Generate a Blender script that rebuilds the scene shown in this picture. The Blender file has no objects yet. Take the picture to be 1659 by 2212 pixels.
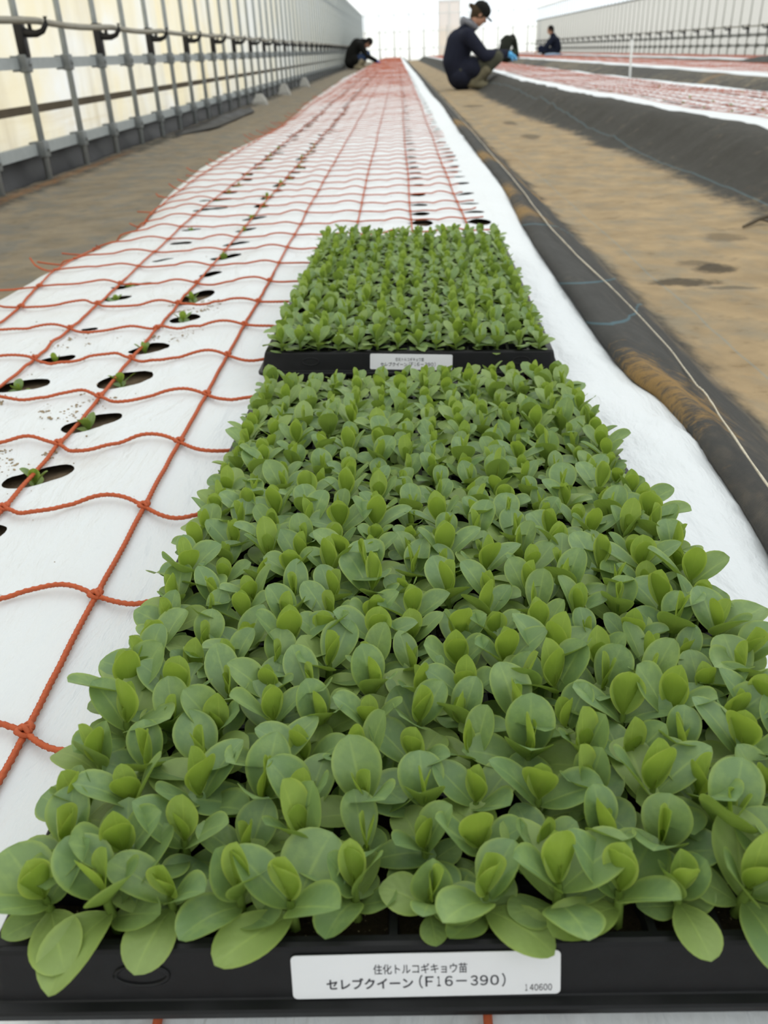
import bpy, bmesh, math, random
import numpy as np
from mathutils import Vector, Matrix, noise
from mathutils.geometry import delaunay_2d_cdt

S = bpy.context.scene
C = S.collection
PI = math.pi
rnd = random.Random(7)

# ------------------------------------------------------------------ camera, light, exposure
CAM_H = 0.308
cam_d = bpy.data.cameras.new('camera')
cam = bpy.data.objects.new('camera', cam_d)
C.objects.link(cam)
R3 = Matrix(((0.9992680936, 0.0248764724, 0.0290592178),
             (0.0133602858, 0.4848569184, -0.8744914359),
             (-0.0358438248, 0.8742396295, 0.4841696917)))
cam.matrix_world = Matrix.Translation((0, 0, CAM_H)) @ R3.to_4x4()
cam_d.sensor_fit = 'HORIZONTAL'
cam_d.sensor_width = 36.0
cam_d.lens = 36.0 * 1800.0 / 1659.0
cam_d.clip_start = 0.01
cam_d.clip_end = 300
cam_d.dof.use_dof = True
cam_d.dof.focus_distance = 0.43
cam_d.dof.aperture_fstop = 22.0
S.camera = cam

W = bpy.data.worlds.new('overcast_sky')
S.world = W
W.use_nodes = True
bg = W.node_tree.nodes['Background']
bg.inputs[0].default_value = (0.93, 0.97, 1.0, 1)
bg.inputs[1].default_value = 1.5

S.view_settings.view_transform = 'Standard'
S.view_settings.look = 'None'
S.view_settings.gamma = 1.0
S.view_settings.use_curve_mapping = False
S.view_settings.exposure = 0.22
S.cycles.use_denoising = True
S.cycles.max_bounces = 10
S.cycles.diffuse_bounces = 5
S.cycles.transmission_bounces = 8
S.cycles.transparent_max_bounces = 12

# ------------------------------------------------------------------ helpers
def lin(r, g, b):
    f = lambda c: (c / 255 / 12.92) if c <= 10 else ((c / 255 + 0.055) / 1.055) ** 2.4
    return (f(r), f(g), f(b), 1)

class NT:
    """small node-tree helper"""
    def __init__(s, name):
        s.m = bpy.data.materials.new(name)
        s.m.use_nodes = True
        s.t = s.m.node_tree
        s.t.nodes.clear()
        s.out = s.t.nodes.new('ShaderNodeOutputMaterial')
    def n(s, typ, **kw):
        nd = s.t.nodes.new(typ)
        ins = kw.pop('ins', {})
        for k, v in kw.items():
            setattr(nd, k, v)
        for k, v in ins.items():
            s.put(nd, k, v)
        return nd
    def put(s, nd, k, v):
        if isinstance(v, bpy.types.NodeSocket):
            s.t.links.new(v, nd.inputs[k])
        else:
            nd.inputs[k].default_value = v
    def math(s, op, a, b=0.0, c=None, clamp=False):
        nd = s.n('ShaderNodeMath', operation=op, use_clamp=clamp)
        s.put(nd, 0, a); s.put(nd, 1, b)
        if c is not None: s.put(nd, 2, c)
        return nd.outputs[0]
    def mix(s, fac, a, b, blend='MIX'):
        nd = s.n('ShaderNodeMix', data_type='RGBA', blend_type=blend)
        s.put(nd, 0, fac); s.put(nd, 6, a); s.put(nd, 7, b)
        return nd.outputs[2]
    def noise(s, scale, detail=4, rough=0.55, vec=None):
        nd = s.n('ShaderNodeTexNoise', ins={'Scale': scale, 'Detail': detail, 'Roughness': rough})
        s.t.links.new(vec if vec is not None else s.pos(), nd.inputs['Vector'])
        return nd.outputs['Fac']
    def pos(s):
        if not hasattr(s, '_pos'):
            s._pos = s.n('ShaderNodeTexCoord').outputs['Object']
        return s._pos
    def xyz(s):
        if not hasattr(s, '_xyz'):
            nd = s.n('ShaderNodeSeparateXYZ'); s.t.links.new(s.pos(), nd.inputs[0]); s._xyz = nd
        return s._xyz.outputs
    def mapv(s, scale):
        nd = s.n('ShaderNodeMapping'); s.t.links.new(s.pos(), nd.inputs['Vector'])
        nd.inputs['Scale'].default_value = scale
        return nd.outputs[0]
    def step(s, v, lo, hi):
        nd = s.n('ShaderNodeMapRange', interpolation_type='SMOOTHSTEP')
        s.put(nd, 0, v); nd.inputs[1].default_value = lo; nd.inputs[2].default_value = hi
        return nd.outputs[0]
    def attr(s, name):
        return s.n('ShaderNodeAttribute', attribute_name=name).outputs['Fac']
    def bump(s, h, strength=0.4, dist=0.002):
        return s.n('ShaderNodeBump', ins={'Strength': strength, 'Distance': dist, 'Height': h}).outputs[0]
    def princ(s, col, rough=0.6, spec=0.3, nrm=None, metal=0.0):
        b = s.n('ShaderNodeBsdfPrincipled', ins={'Base Color': col, 'Roughness': rough, 'Specular IOR Level': spec, 'Metallic': metal})
        if nrm is not None: s.put(b, 'Normal', nrm)
        return b.outputs[0]
    def done(s, sh):
        s.t.links.new(sh, s.out.inputs[0]); return s.m

def simple(name, col, rough=0.6, spec=0.3, var=0.12, scale=40, metal=0.0, bump=0.0):
    t = NT(name)
    nz = t.noise(scale)
    dark = tuple(c * (1 - var * 2) for c in col[:3]) + (1,)
    lite = tuple(min(1, c * (1 + var)) for c in col[:3]) + (1,)
    nrm = t.bump(nz, bump, 0.003) if bump else None
    return t.done(t.princ(t.mix(nz, dark, lite), rough, spec, nrm, metal))

def film_sheet(name, col, transp, trans_w=0.75, stain=None):
    """translucent plastic glazing: light passes, partly clear"""
    t = NT(name)
    c = col
    if stain: c = stain(t, col)
    tr = t.n('ShaderNodeBsdfTranslucent', ins={'Color': c}).outputs[0]
    df = t.n('ShaderNodeBsdfDiffuse', ins={'Color': c}).outputs[0]
    m1 = t.n('ShaderNodeMixShader', ins={0: trans_w, 1: df, 2: tr}).outputs[0]
    tp = t.n('ShaderNodeBsdfTransparent').outputs[0]
    return t.done(t.n('ShaderNodeMixShader', ins={0: transp, 1: m1, 2: tp}).outputs[0])

def mesh_obj(name, verts, faces, mat, parent=None, smooth=True, mats=None, fm=None):
    me = bpy.data.meshes.new(name)
    me.from_pydata([tuple(v) for v in verts], [], [tuple(f) for f in faces])
    for m in (mats or [mat]): me.materials.append(m)
    if fm is not None: me.polygons.foreach_set('material_index', np.array(fm, dtype=np.int32))
    if smooth: me.polygons.foreach_set('use_smooth', [True] * len(me.polygons))
    me.update()
    o = bpy.data.objects.new(name, me)
    C.objects.link(o)
    if parent: o.parent = parent
    return o

def thing(name, label, cat, loc=(0, 0, 0), group=None):
    o = bpy.data.objects.new(name, None)
    o.empty_display_size = 0.02
    C.objects.link(o)
    o.location = loc
    return tag(o, label, cat, group)

def tag(o, label, cat, group=None, kind=None):
    o['label'] = label; o['category'] = cat
    if group: o['group'] = group
    if kind: o['kind'] = kind
    return o

def struct(o, label=None):
    o['kind'] = 'structure'
    if label: o['label'] = label
    o['category'] = o.name.split('_')[0].split('.')[0]
    return o

class MB:
    """collects shapes into one mesh"""
    def __init__(s): s.v = []; s.f = []
    def add(s, vs, fs):
        b = len(s.v); s.v += [tuple(v) for v in vs]; s.f += [tuple(i + b for i in f) for f in fs]
    def box(s, x0, x1, y0, y1, z0, z1, bev=0.0):
        if bev <= 0:
            vs = [(x, y, z) for z in (z0, z1) for y in (y0, y1) for x in (x0, x1)]
            s.add(vs, [(0, 2, 3, 1), (4, 5, 7, 6), (0, 1, 5, 4), (2, 6, 7, 3), (0, 4, 6, 2), (1, 3, 7, 5)])
        else:
            bm = bmesh.new()
            bmesh.ops.create_cube(bm, size=1)
            for v in bm.verts:
                v.co = ((x0 + x1) / 2 + v.co.x * (x1 - x0), (y0 + y1) / 2 + v.co.y * (y1 - y0), (z0 + z1) / 2 + v.co.z * (z1 - z0))
            bmesh.ops.bevel(bm, geom=bm.edges[:], offset=bev, segments=2, affect='EDGES', profile=0.5)
            bm.verts.index_update()
            s.add([v.co[:] for v in bm.verts], [[v.index for v in f.verts] for f in bm.faces]); bm.free()
    def tube(s, pts, r, n=8, cap=True, lobes=0, twist=0.0):
        pts = [Vector(p) for p in pts]
        m = len(pts)
        rr = r if hasattr(r, '__len__') else [r] * m
        vs, fs = [], []
        up = Vector((0, 0, 1)); L = 0.0
        for i, p in enumerate(pts):
            d = (pts[min(i + 1, m - 1)] - pts[max(i - 1, 0)])
            if d.length < 1e-9: d = Vector((0, 1, 0))
            d.normalize()
            a = up if abs(d.dot(up)) < 0.95 else Vector((1, 0, 0))
            x = d.cross(a).normalized(); y = x.cross(d)
            if i: L += (pts[i] - pts[i - 1]).length
            for k in range(n):
                t = 2 * PI * k / n
                q = rr[i] * (1 + (0.24 * math.cos(lobes * (t + twist * L)) if lobes else 0))
                vs.append(p + (x * math.cos(t) + y * math.sin(t)) * q)
        for i in range(m - 1):
            for k in range(n):
                a = i * n + k; b = i * n + (k + 1) % n
                fs.append((a, b, b + n, a + n))
        if cap:
            fs.append(tuple(range(n - 1, -1, -1))); fs.append(tuple((m - 1) * n + k for k in range(n)))
        s.add(vs, fs)
    def ball(s, c, r, n=8, m=6, sc=(1, 1, 1), rot=None):
        vs = []; fs = []
        for i in range(m + 1):
            th = PI * i / m
            for k in range(n):
                ph = 2 * PI * k / n
                p = Vector((math.sin(th) * math.cos(ph) * sc[0], math.sin(th) * math.sin(ph) * sc[1], math.cos(th) * sc[2])) * r
                if rot: p = rot @ p
                vs.append(Vector(c) + p)
        for i in range(m):
            for k in range(n):
                a = i * n + k; b = i * n + (k + 1) % n
                fs.append((a, a + n, b + n, b))
        s.add(vs, fs)
    def build(s, name, mat, parent=None, smooth=True):
        return mesh_obj(name, s.v, s.f, mat, parent, smooth)

ONES = 'zeroth first second third fourth fifth sixth seventh eighth ninth tenth eleventh twelfth thirteenth fourteenth fifteenth sixteenth seventeenth eighteenth nineteenth'.split()
TENS = {2: 'twenty', 3: 'thirty', 4: 'forty', 5: 'fifty', 6: 'sixty', 7: 'seventy', 8: 'eighty', 9: 'ninety'}
TENTH = {2: 'twentieth', 3: 'thirtieth', 4: 'fortieth', 5: 'fiftieth', 6: 'sixtieth', 7: 'seventieth', 8: 'eightieth', 9: 'ninetieth'}
def ordw(n):
    if n < 20: return ONES[n]
    return TENTH[n // 10] if n % 10 == 0 else TENS[n // 10] + '-' + ONES[n % 10]

def nz(x, y, z=0.0): return noise.noise(Vector((x, y, z)))
def sst(a, b, x):
    t = min(1, max(0, (x - a) / (b - a))); return t * t * (3 - 2 * t)
def ysteps(y0, y1, first, grow, mx=0.6):
    ys = [y0]
    while ys[-1] < y1:
        ys.append(ys[-1] + min(mx, max(first, grow * ys[-1])))
    ys[-1] = y1
    return ys
def grid_faces(nx, ny):
    return [(j * nx + i, j * nx + i + 1, (j + 1) * nx + i + 1, (j + 1) * nx + i) for j in range(ny - 1) for i in range(nx - 1)]
def float_attr(o, name, vals):
    a = o.data.attributes.new(name, 'FLOAT', 'POINT'); a.data.foreach_set('value', np.array(vals, dtype=np.float32))

# ------------------------------------------------------------------ materials
def make_leaf(name, ca, cb, ctr, rim, trans, deep):
    t = NT(name)
    uv = t.n('ShaderNodeUVMap', uv_map='leaf').outputs[0]
    sp = t.n('ShaderNodeSeparateXYZ'); t.t.links.new(uv, sp.inputs[0])
    u, v = sp.outputs[0], sp.outputs[1]
    au = t.math('ABSOLUTE', t.math('SUBTRACT', u, 0.5))
    isl = t.n('ShaderNodeNewGeometry').outputs['Random Per Island']
    blot = t.noise(170, 4, 0.6)
    base = t.mix(isl, ca, cb)
    base = t.mix(t.math('MULTIPLY', t.step(blot, 0.42, 0.68), 0.35), base, tuple(min(1, c * 1.3) for c in cb[:3]) + (1,))
    mid = t.math('MULTIPLY', t.math('SUBTRACT', 1.0, t.step(au, 0.008, 0.045)), t.math('SUBTRACT', 0.62, t.math('MULTIPLY', v, 0.55)))
    base = t.mix(mid, base, tuple(c * 1.35 + 0.02 for c in rim[:3]) + (1,))
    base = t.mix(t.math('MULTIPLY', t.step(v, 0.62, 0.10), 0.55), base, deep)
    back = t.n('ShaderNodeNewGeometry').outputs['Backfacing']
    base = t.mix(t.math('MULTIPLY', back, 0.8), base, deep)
    base = t.mix(t.math('MULTIPLY', t.step(au, 0.40, 0.5), 0.75), base, rim)
    # faint side veins
    vein = t.math('SINE', t.math('ADD', t.math('MULTIPLY', v, 34.0), t.math('MULTIPLY', au, -26.0)))
    h = t.math('ADD', t.math('MULTIPLY', vein, 0.10), t.math('ADD', t.math('MULTIPLY', mid, -1.0), t.math('MULTIPLY', t.noise(900, 2), 0.35)))
    nrm = t.bump(h, 0.35, 0.0006)
    p = t.princ(base, 0.46, 0.45, nrm)
    tr = t.n('ShaderNodeBsdfTranslucent', ins={'Color': ctr}).outputs[0]
    return t.done(t.n('ShaderNodeMixShader', ins={0: trans, 1: p, 2: tr}).outputs[0])

M = {}
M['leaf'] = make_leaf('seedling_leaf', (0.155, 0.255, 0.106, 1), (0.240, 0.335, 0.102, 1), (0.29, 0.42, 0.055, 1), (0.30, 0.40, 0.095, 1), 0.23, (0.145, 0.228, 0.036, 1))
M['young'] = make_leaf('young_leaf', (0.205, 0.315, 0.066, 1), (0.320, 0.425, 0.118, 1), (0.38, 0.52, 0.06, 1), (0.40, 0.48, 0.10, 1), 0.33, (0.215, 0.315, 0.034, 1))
M['tray'] = simple('black_tray_plastic', (0.0075, 0.008, 0.009, 1), 0.42, 0.25, 0.25, 90, bump=0.08)
t = NT('potting_mix')
a = t.noise(420, 6, 0.7); b = t.noise(750, 2)
col = t.mix(a, (0.008, 0.006, 0.004, 1), (0.050, 0.038, 0.020, 1))
col = t.mix(t.step(b, 0.68, 0.74), col, (0.30, 0.25, 0.15, 1))
M['mix'] = t.done(t.princ(col, 0.9, 0.1, t.bump(a, 0.8, 0.004)))

t = NT('bed_soil')
a = t.noise(90, 8, 0.7); b = t.noise(260, 4, 0.7)
col = t.mix(a, (0.060, 0.042, 0.028, 1), (0.30, 0.225, 0.15, 1))
M['soil'] = t.done(t.princ(col, 0.95, 0.08, t.bump(t.math('ADD', a, t.math('MULTIPLY', b, 0.5)), 0.9, 0.006)))

t = NT('white_mulch_film')
a = t.noise(26, 6, 0.6, t.mapv((1.6, 0.5, 1))); b = t.noise(9, 3)
w = t.n('ShaderNodeTexNoise', ins={'Scale': 14.0, 'Detail': 5.0, 'Roughness': 0.6, 'Distortion': 1.6})
t.t.links.new(t.mapv((1.0, 0.35, 1)), w.inputs['Vector'])
dirt = t.attr('dirt')
spk = t.noise(240, 5, 0.75)
dm = t.math('MULTIPLY', dirt, t.step(spk, 0.64, 0.74), clamp=True)
stain = t.math('MULTIPLY', t.step(t.noise(5.5, 5, 0.65), 0.55, 0.75), t.math('MULTIPLY', dirt, 0.40))
col = t.mix(t.noise(3, 3), (0.63, 0.665, 0.69, 1), (0.69, 0.715, 0.735, 1))
col = t.mix(stain, col, (0.48, 0.43, 0.35, 1))
col = t.mix(t.math('MULTIPLY', dm, 0.75), col, (0.25, 0.19, 0.13, 1))
h = t.math('ADD', t.math('MULTIPLY', w.outputs[0], 0.9), t.math('MULTIPLY', a, 0.5))
M['film'] = t.done(t.princ(col, 0.42, 0.38, t.bump(h, 0.55, 0.012)))

def fabric(name, black, dust, orange, blue_x=(), blue_y=(), spots=(), orange_k=0.5):
    t = NT(name)
    X, Y, Z = t.xyz()
    wv = t.math('MULTIPLY', t.math('SINE', t.math('MULTIPLY', X, 2600.0)), t.math('SINE', t.math('MULTIPLY', Y, 2600.0)))
    n1 = t.noise(7, 6, 0.62); n2 = t.noise(38, 5, 0.65, t.mapv((1, 0.6, 1)))
    d = t.attr('dirt')
    dd = t.math('ADD', d, t.math('MULTIPLY', t.math('SUBTRACT', n1, 0.5), 1.0))
    dd = t.math('ADD', dd, t.math('MULTIPLY', t.math('SUBTRACT', n2, 0.5), 0.7))
    dd = t.step(dd, 0.15, 0.85)
    col = t.mix(n2, tuple(c * 0.75 for c in black[:3]) + (1,), tuple(c * 1.3 for c in black[:3]) + (1,))
    du = t.mix(t.step(n1, 0.3, 0.7), tuple(c * 0.72 for c in dust[:3]) + (1,), dust)
    n3 = t.noise(11, 5, 0.6, t.mapv((1, 0.8, 1)))
    du = t.mix(t.math('MULTIPLY', t.step(n3, 0.42, 0.68), 0.75), du, tuple(c * k for c, k in zip(dust[:3], (0.62, 0.74, 0.95))) + (1,))
    du = t.mix(t.math('MULTIPLY', t.step(t.noise(17, 5, 0.72, t.mapv((0.8, 1.3, 1))), 0.54, 0.74), 0.7), du, tuple(c * k for c, k in zip(dust[:3], (0.42, 0.40, 0.36))) + (1,))
    col = t.mix(t.math('MULTIPLY', dd, 0.95), col, du)
    o = t.attr('rust')
    om = t.step(t.math('ADD', o, t.math('MULTIPLY', t.math('SUBTRACT', t.noise(55, 8, 0.78, t.mapv((0.6, 1.6, 1))), 0.5), 3.2)), 0.35, 1.15)
    col = t.mix(t.math('MULTIPLY', om, orange_k), col, orange)
    for bx, bw in blue_x:
        q = t.math('SUBTRACT', 1.0, t.step(t.math('ABSOLUTE', t.math('SUBTRACT', X, bx)), bw * 0.4, bw))
        col = t.mix(t.math('MULTIPLY', q, 0.28), col, (0.16, 0.30, 0.36, 1))
    for by, x0, x1 in blue_y:
        q = t.math('SUBTRACT', 1.0, t.step(t.math('ABSOLUTE', t.math('SUBTRACT', t.math('ADD', Y, t.math('MULTIPLY', Z, 4.2)), by)), 0.002, 0.0075))
        col = t.mix(t.math('MULTIPLY', q, 0.38), col, (0.12, 0.27, 0.34, 1))
    for sx, sy, rx, ry, k in spots:
        ex = t.math('DIVIDE', t.math('SUBTRACT', X, sx), rx); ey = t.math('DIVIDE', t.math('SUBTRACT', Y, sy), ry)
        r2 = t.math('ADD', t.math('MULTIPLY', ex, ex), t.math('MULTIPLY', ey, ey))
        r2 = t.math('ADD', r2, t.math('MULTIPLY', t.math('SUBTRACT', t.noise(26, 5, 0.7), 0.5), 2.6))
        q = t.math('SUBTRACT', 1.0, t.step(r2, 0.25, 1.3))
        col = t.mix(t.math('MULTIPLY', q, k), col, (0.045, 0.036, 0.026, 1))
    h = t.math('ADD', t.math('MULTIPLY', wv, 0.12), t.math('ADD', n2, t.math('MULTIPLY', n1, 1.2)))
    return t.done(t.princ(col, 0.85, 0.18, t.bump(h, 0.5, 0.008)))

BLACK = (0.060, 0.057, 0.050, 1)
M['walk'] = fabric('walkway_fabric', BLACK, (0.46, 0.335, 0.190, 1), (0.50, 0.25, 0.06, 1), blue_x=((1.105, 0.004), (0.553, 0.003)),
                   spots=((0.711, 1.934, .052, .048, .85), (.68, 1.99, .04, .035, .5), (.603, 1.819, .085, .036, .8), (.69, 1.765, .055, .018, .5), (.84, 2.26, .06, .06, .45), (.75, 5.2, .06, .14, .6), (.75, 6.2, .05, .2, .6), (.66, 8.2, .1, .2, .6)))
M['walk_left'] = fabric('side_walkway_fabric', BLACK, (0.305, 0.25, 0.175, 1), (0.42, 0.17, 0.035, 1))
M['walk_far'] = fabric('far_walkway_fabric', (0.075, 0.073, 0.068, 1), (0.27, 0.22, 0.15, 1), (0.5, 0.25, 0.06, 1))
M['strip'] = fabric('black_strip_fabric', (0.064, 0.063, 0.060, 1), (0.26, 0.20, 0.13, 1), (0.42, 0.25, 0.075, 1), orange_k=0.60,
                    blue_y=((1.70, 0, 1), (1.235, 0, 1), (1.03, 0, 1)))
M['rope'] = simple('orange_net_twine', (0.50, 0.108, 0.040, 1), 0.62, 0.25, 0.15, 300, bump=0.15)
M['string'] = simple('pale_string', (0.66, 0.60, 0.48, 1), 0.8, 0.1, 0.2, 200)
M['steel'] = simple('galvanised_steel', (0.37, 0.40, 0.405, 1), 0.5, 0.4, 0.10, 30)
M['clamp'] = simple('grey_steel_clamp', (0.205, 0.22, 0.222, 1), 0.5, 0.4, 0.12, 50)
M['pale_steel'] = simple('pale_weathered_steel', (0.50, 0.50, 0.46, 1), 0.6, 0.3, 0.08, 30)
M['dull_steel'] = simple('dull_weathered_steel', (0.22, 0.22, 0.20, 1), 0.6, 0.3, 0.1, 30)
M['crumb'] = simple('dry_soil_crumb', (0.40, 0.31, 0.20, 1), 0.95, 0.05, 0.3, 300)
M['hook'] = simple('black_hook_plastic', (0.012, 0.011, 0.012, 1), 0.5, 0.4, 0.2, 60)
M['hose'] = simple('grey_hose', (0.27, 0.25, 0.20, 1), 0.55, 0.3, 0.15, 20)
M['rail'] = simple('brown_batten', (0.12, 0.095, 0.065, 1), 0.8, 0.2, 0.25, 12)
M['white'] = simple('white_paint', (0.78, 0.78, 0.76, 1), 0.5, 0.3, 0.04, 20)
M['concrete'] = simple('concrete', (0.42, 0.41, 0.38, 1), 0.9, 0.1, 0.15, 30, bump=0.3)
M['blackfilm'] = simple('black_plastic_film', (0.030, 0.030, 0.034, 1), 0.5, 0.3, 0.4, 9, bump=0.6)
M['ground'] = simple('packed_soil', (0.20, 0.155, 0.105, 1), 0.95, 0.1, 0.25, 6, bump=0.5)
M['label'] = simple('label_paper', (0.72, 0.735, 0.76, 1), 0.32, 0.45, 0.025, 60)
M['ink'] = simple('black_ink', (0.035, 0.035, 0.045, 1), 0.5, 0.2, 0.1, 200)

# ------------------------------------------------------------------ the greenhouse shell
XL_W, XR_W, Y_END, Z_FL = -1.66, 6.60, 45.5, -0.165
EAVE = 1.80
def roof_z(x):
    c, hw = (XL_W + XR_W) / 2, (XR_W - XL_W) / 2
    return EAVE + 0.82 * (1 - ((x - c) / hw) ** 2)

o = mesh_obj('floor', [(XL_W - .2, -4, Z_FL), (XR_W + .2, -4, Z_FL), (XR_W + .2, Y_END + .1, Z_FL), (XL_W - .2, Y_END + .1, Z_FL)], [(0, 1, 2, 3)], M['ground'], smooth=False)
struct(o, 'packed soil floor of the greenhouse')

def wall_stain(t, col):
    X, Y, Z = t.xyz()
    n1 = t.noise(1.3, 5, 0.6); n2 = t.noise(1.0, 5, 0.65, t.mapv((1, 2.6, 0.5))); n3 = t.noise(3.0, 5, 0.7, t.mapv((1, 0.25, 5)))
    cell = t.n('ShaderNodeTexWhiteNoise', noise_dimensions='1D')
    t.put(cell, 'W', t.math('FLOOR', t.math('DIVIDE', t.math('ADD', Y, 0.04), 0.518)))
    c = t.mix(t.math('MULTIPLY', cell.outputs['Value'], 0.65), col, (0.70, 0.58, 0.32, 1))
    c = t.mix(t.step(n1, 0.40, 0.7), c, (0.66, 0.65, 0.61, 1))
    low = t.step(Z, 0.35, -0.05)
    c = t.mix(t.math('MULTIPLY', t.step(n2, 0.5, 0.72), t.math('ADD', 0.25, t.math('MULTIPLY', low, 0.3))), c, (0.36, 0.29, 0.19, 1))
    c = t.mix(t.math('MULTIPLY', t.step(n3, 0.5, 0.7), t.math('MULTIPLY', low, 0.5)), c, (0.50, 0.40, 0.24, 1))
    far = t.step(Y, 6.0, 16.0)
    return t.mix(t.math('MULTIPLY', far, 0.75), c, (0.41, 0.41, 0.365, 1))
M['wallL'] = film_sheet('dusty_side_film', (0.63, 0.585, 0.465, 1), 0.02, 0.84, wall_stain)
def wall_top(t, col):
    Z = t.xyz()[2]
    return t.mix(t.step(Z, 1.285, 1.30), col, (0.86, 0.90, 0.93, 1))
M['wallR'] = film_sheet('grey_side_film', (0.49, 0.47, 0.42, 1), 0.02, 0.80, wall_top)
def end_tint(t, col):
    return t.mix(t.step(t.xyz()[2], 1.0, 1.3), (0.84, 0.83, 0.75, 1), col)
M['wallB'] = film_sheet('bright_end_film', (0.86, 0.90, 0.92, 1), 0.08, 0.85, end_tint)
M['wallF'] = film_sheet('near_end_film', (0.55, 0.56, 0.55, 1), 0.05, 0.85)
M['roof'] = film_sheet('roof_film', (0.88, 0.86, 0.78, 1), 0.42, 0.80)
M['door'] = film_sheet('pinkish_door_film', (0.84, 0.78, 0.73, 1), 0.06, 0.85)

def side_wall(name, x, z0, z1, mat, label):
    ys = np.linspace(-4, Y_END, 100); zs = np.linspace(z0, z1, 8)
    vs = [(x, y, z) for z in zs for y in ys]
    return struct(mesh_obj(name, vs, grid_faces(len(ys), len(zs)), mat), label)
side_wall('wall_left', XL_W, -0.04, EAVE, M['wallL'], 'dusty cream plastic film wall on the left')
side_wall('wall_right', XR_W, Z_FL, EAVE, M['wallR'], 'grey plastic film wall on the right')
# dark skirt film at the foot of the left wall
vs = []; ys = np.linspace(-4, Y_END, 400)
for zz, dx in ((-0.165, 0.035), (-0.13, 0.03), (-0.09, 0.015), (-0.04, 0.004), (-0.005, 0.0)):
    for y in ys: vs.append((XL_W + 0.006 + dx + 0.012 * nz(y * 3.1, zz * 9), y, zz))
struct(mesh_obj('wall_left_base', vs, grid_faces(len(ys), 5), M['blackfilm']), 'dark plastic skirt along the foot of the left wall')

def end_wall(name, y, mat, label):
    xs = np.linspace(XL_W, XR_W, 40)
    vs = [(x, y, Z_FL) for x in xs] + [(x, y, roof_z(x)) for x in xs]
    return struct(mesh_obj(name, vs, grid_faces(40, 2), mat, smooth=False), label)
end_wall('wall_back', Y_END, M['wallB'], 'bright translucent end wall of the greenhouse')
end_wall('wall_front', -4.0, M['wallF'], 'translucent end wall behind the camera')
xs = np.linspace(XL_W, XR_W, 40); ys = np.linspace(-4, Y_END, 40)
struct(mesh_obj('ceiling', [(x, y, roof_z(x)) for y in ys for x in xs], grid_faces(40, 40), M['roof']), 'arched white film roof')
# end wall door and frame
m = MB(); m.box(2.02, 2.98, Y_END - .05, Y_END - .02, Z_FL, 2.2)
d1 = struct(m.build('door_1', M['door'], smooth=False), 'pinkish sliding door in the end wall')
m = MB()
for x in (2.0, 3.0, 2.5): m.box(x - .025, x + .025, Y_END - .07, Y_END - .02, Z_FL, 2.22)
m.box(1.95, 3.05, Y_END - .075, Y_END - .02, 2.2, 2.26)
m.build('door_frame', M['white'], d1, smooth=False)
k = 0
for x in (-1.5, -.8, -.1, .6, 1.3, 3.4, 4.1, 4.8, 5.5, 6.2):
    k += 1
    m = MB(); m.tube([(x, Y_END - .05, Z_FL), (x, Y_END - .05, roof_z(x) - .01)], 0.038, 8)
    tag(m.build('end_wall_post', M['white']), 'pale upright of the bright end wall, %s from the left wall' % ordw(k), 'post', 'end wall uprights')
for k, z in enumerate((0.35, 1.05, 1.75)):
    m = MB(); m.box(XL_W + .02, XR_W - .02, Y_END - .115, Y_END - .097, z - .02, z + .02)
    tag(m.build('end_wall_rail', M['white'], smooth=False), 'pale cross rail of the bright end wall, %s up from the ground' % ordw(k + 1), 'rail', 'end wall cross rails')

# eave beams and long rails
def long_box(name, x0, x1, z0, z1, mat, label, cat='rail', y0=-1.0, y1=Y_END - .13):
    m = MB(); m.box(x0, x1, y0, y1, z0, z1)
    return tag(m.build(name, mat, smooth=False), label, cat)
PX = -1.57
long_box('wall_rail', PX - .045, PX - .016, 0.292, 0.337, M['steel'], 'grey steel rail at mid height on the left wall posts')
long_box('wall_rail', PX - .045, PX - .016, -0.040, 0.004, M['steel'], 'grey steel rail low on the left wall posts near ground')
long_box('wall_rail', PX - .045, PX - .016, 1.33, 1.375, M['steel'], 'grey steel rail high on the left wall under the roof')
long_box('wall_batten', XL_W + .004, XL_W + .026, 0.118, 0.150, M['rail'], 'brown weathered batten along the left wall film between two rails')
long_box('eave_beam', XL_W + .01, XL_W + .09, EAVE - .06, EAVE + .0, M['white'], 'pale beam where the left wall meets the roof', 'beam')
RX = 6.50
long_box('wall_rail', RX + .016, RX + .045, 0.292, 0.34, M['dull_steel'], 'dark rail at mid height on the right wall posts', y0=10)
long_box('wall_rail', RX + .016, RX + .045, 0.13, 0.165, M['dull_steel'], 'dark rail low on the right wall posts', y0=10)
long_box('wall_rail', RX + .016, RX + .045, 1.24, 1.285, M['dull_steel'], 'dark rail high on the right wall under the roof', y0=10)
long_box('eave_beam', XR_W - .09, XR_W - .01, EAVE - .06, EAVE + .0, M['white'], 'pale beam where the right wall meets the roof', 'beam', y0=10)

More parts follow.
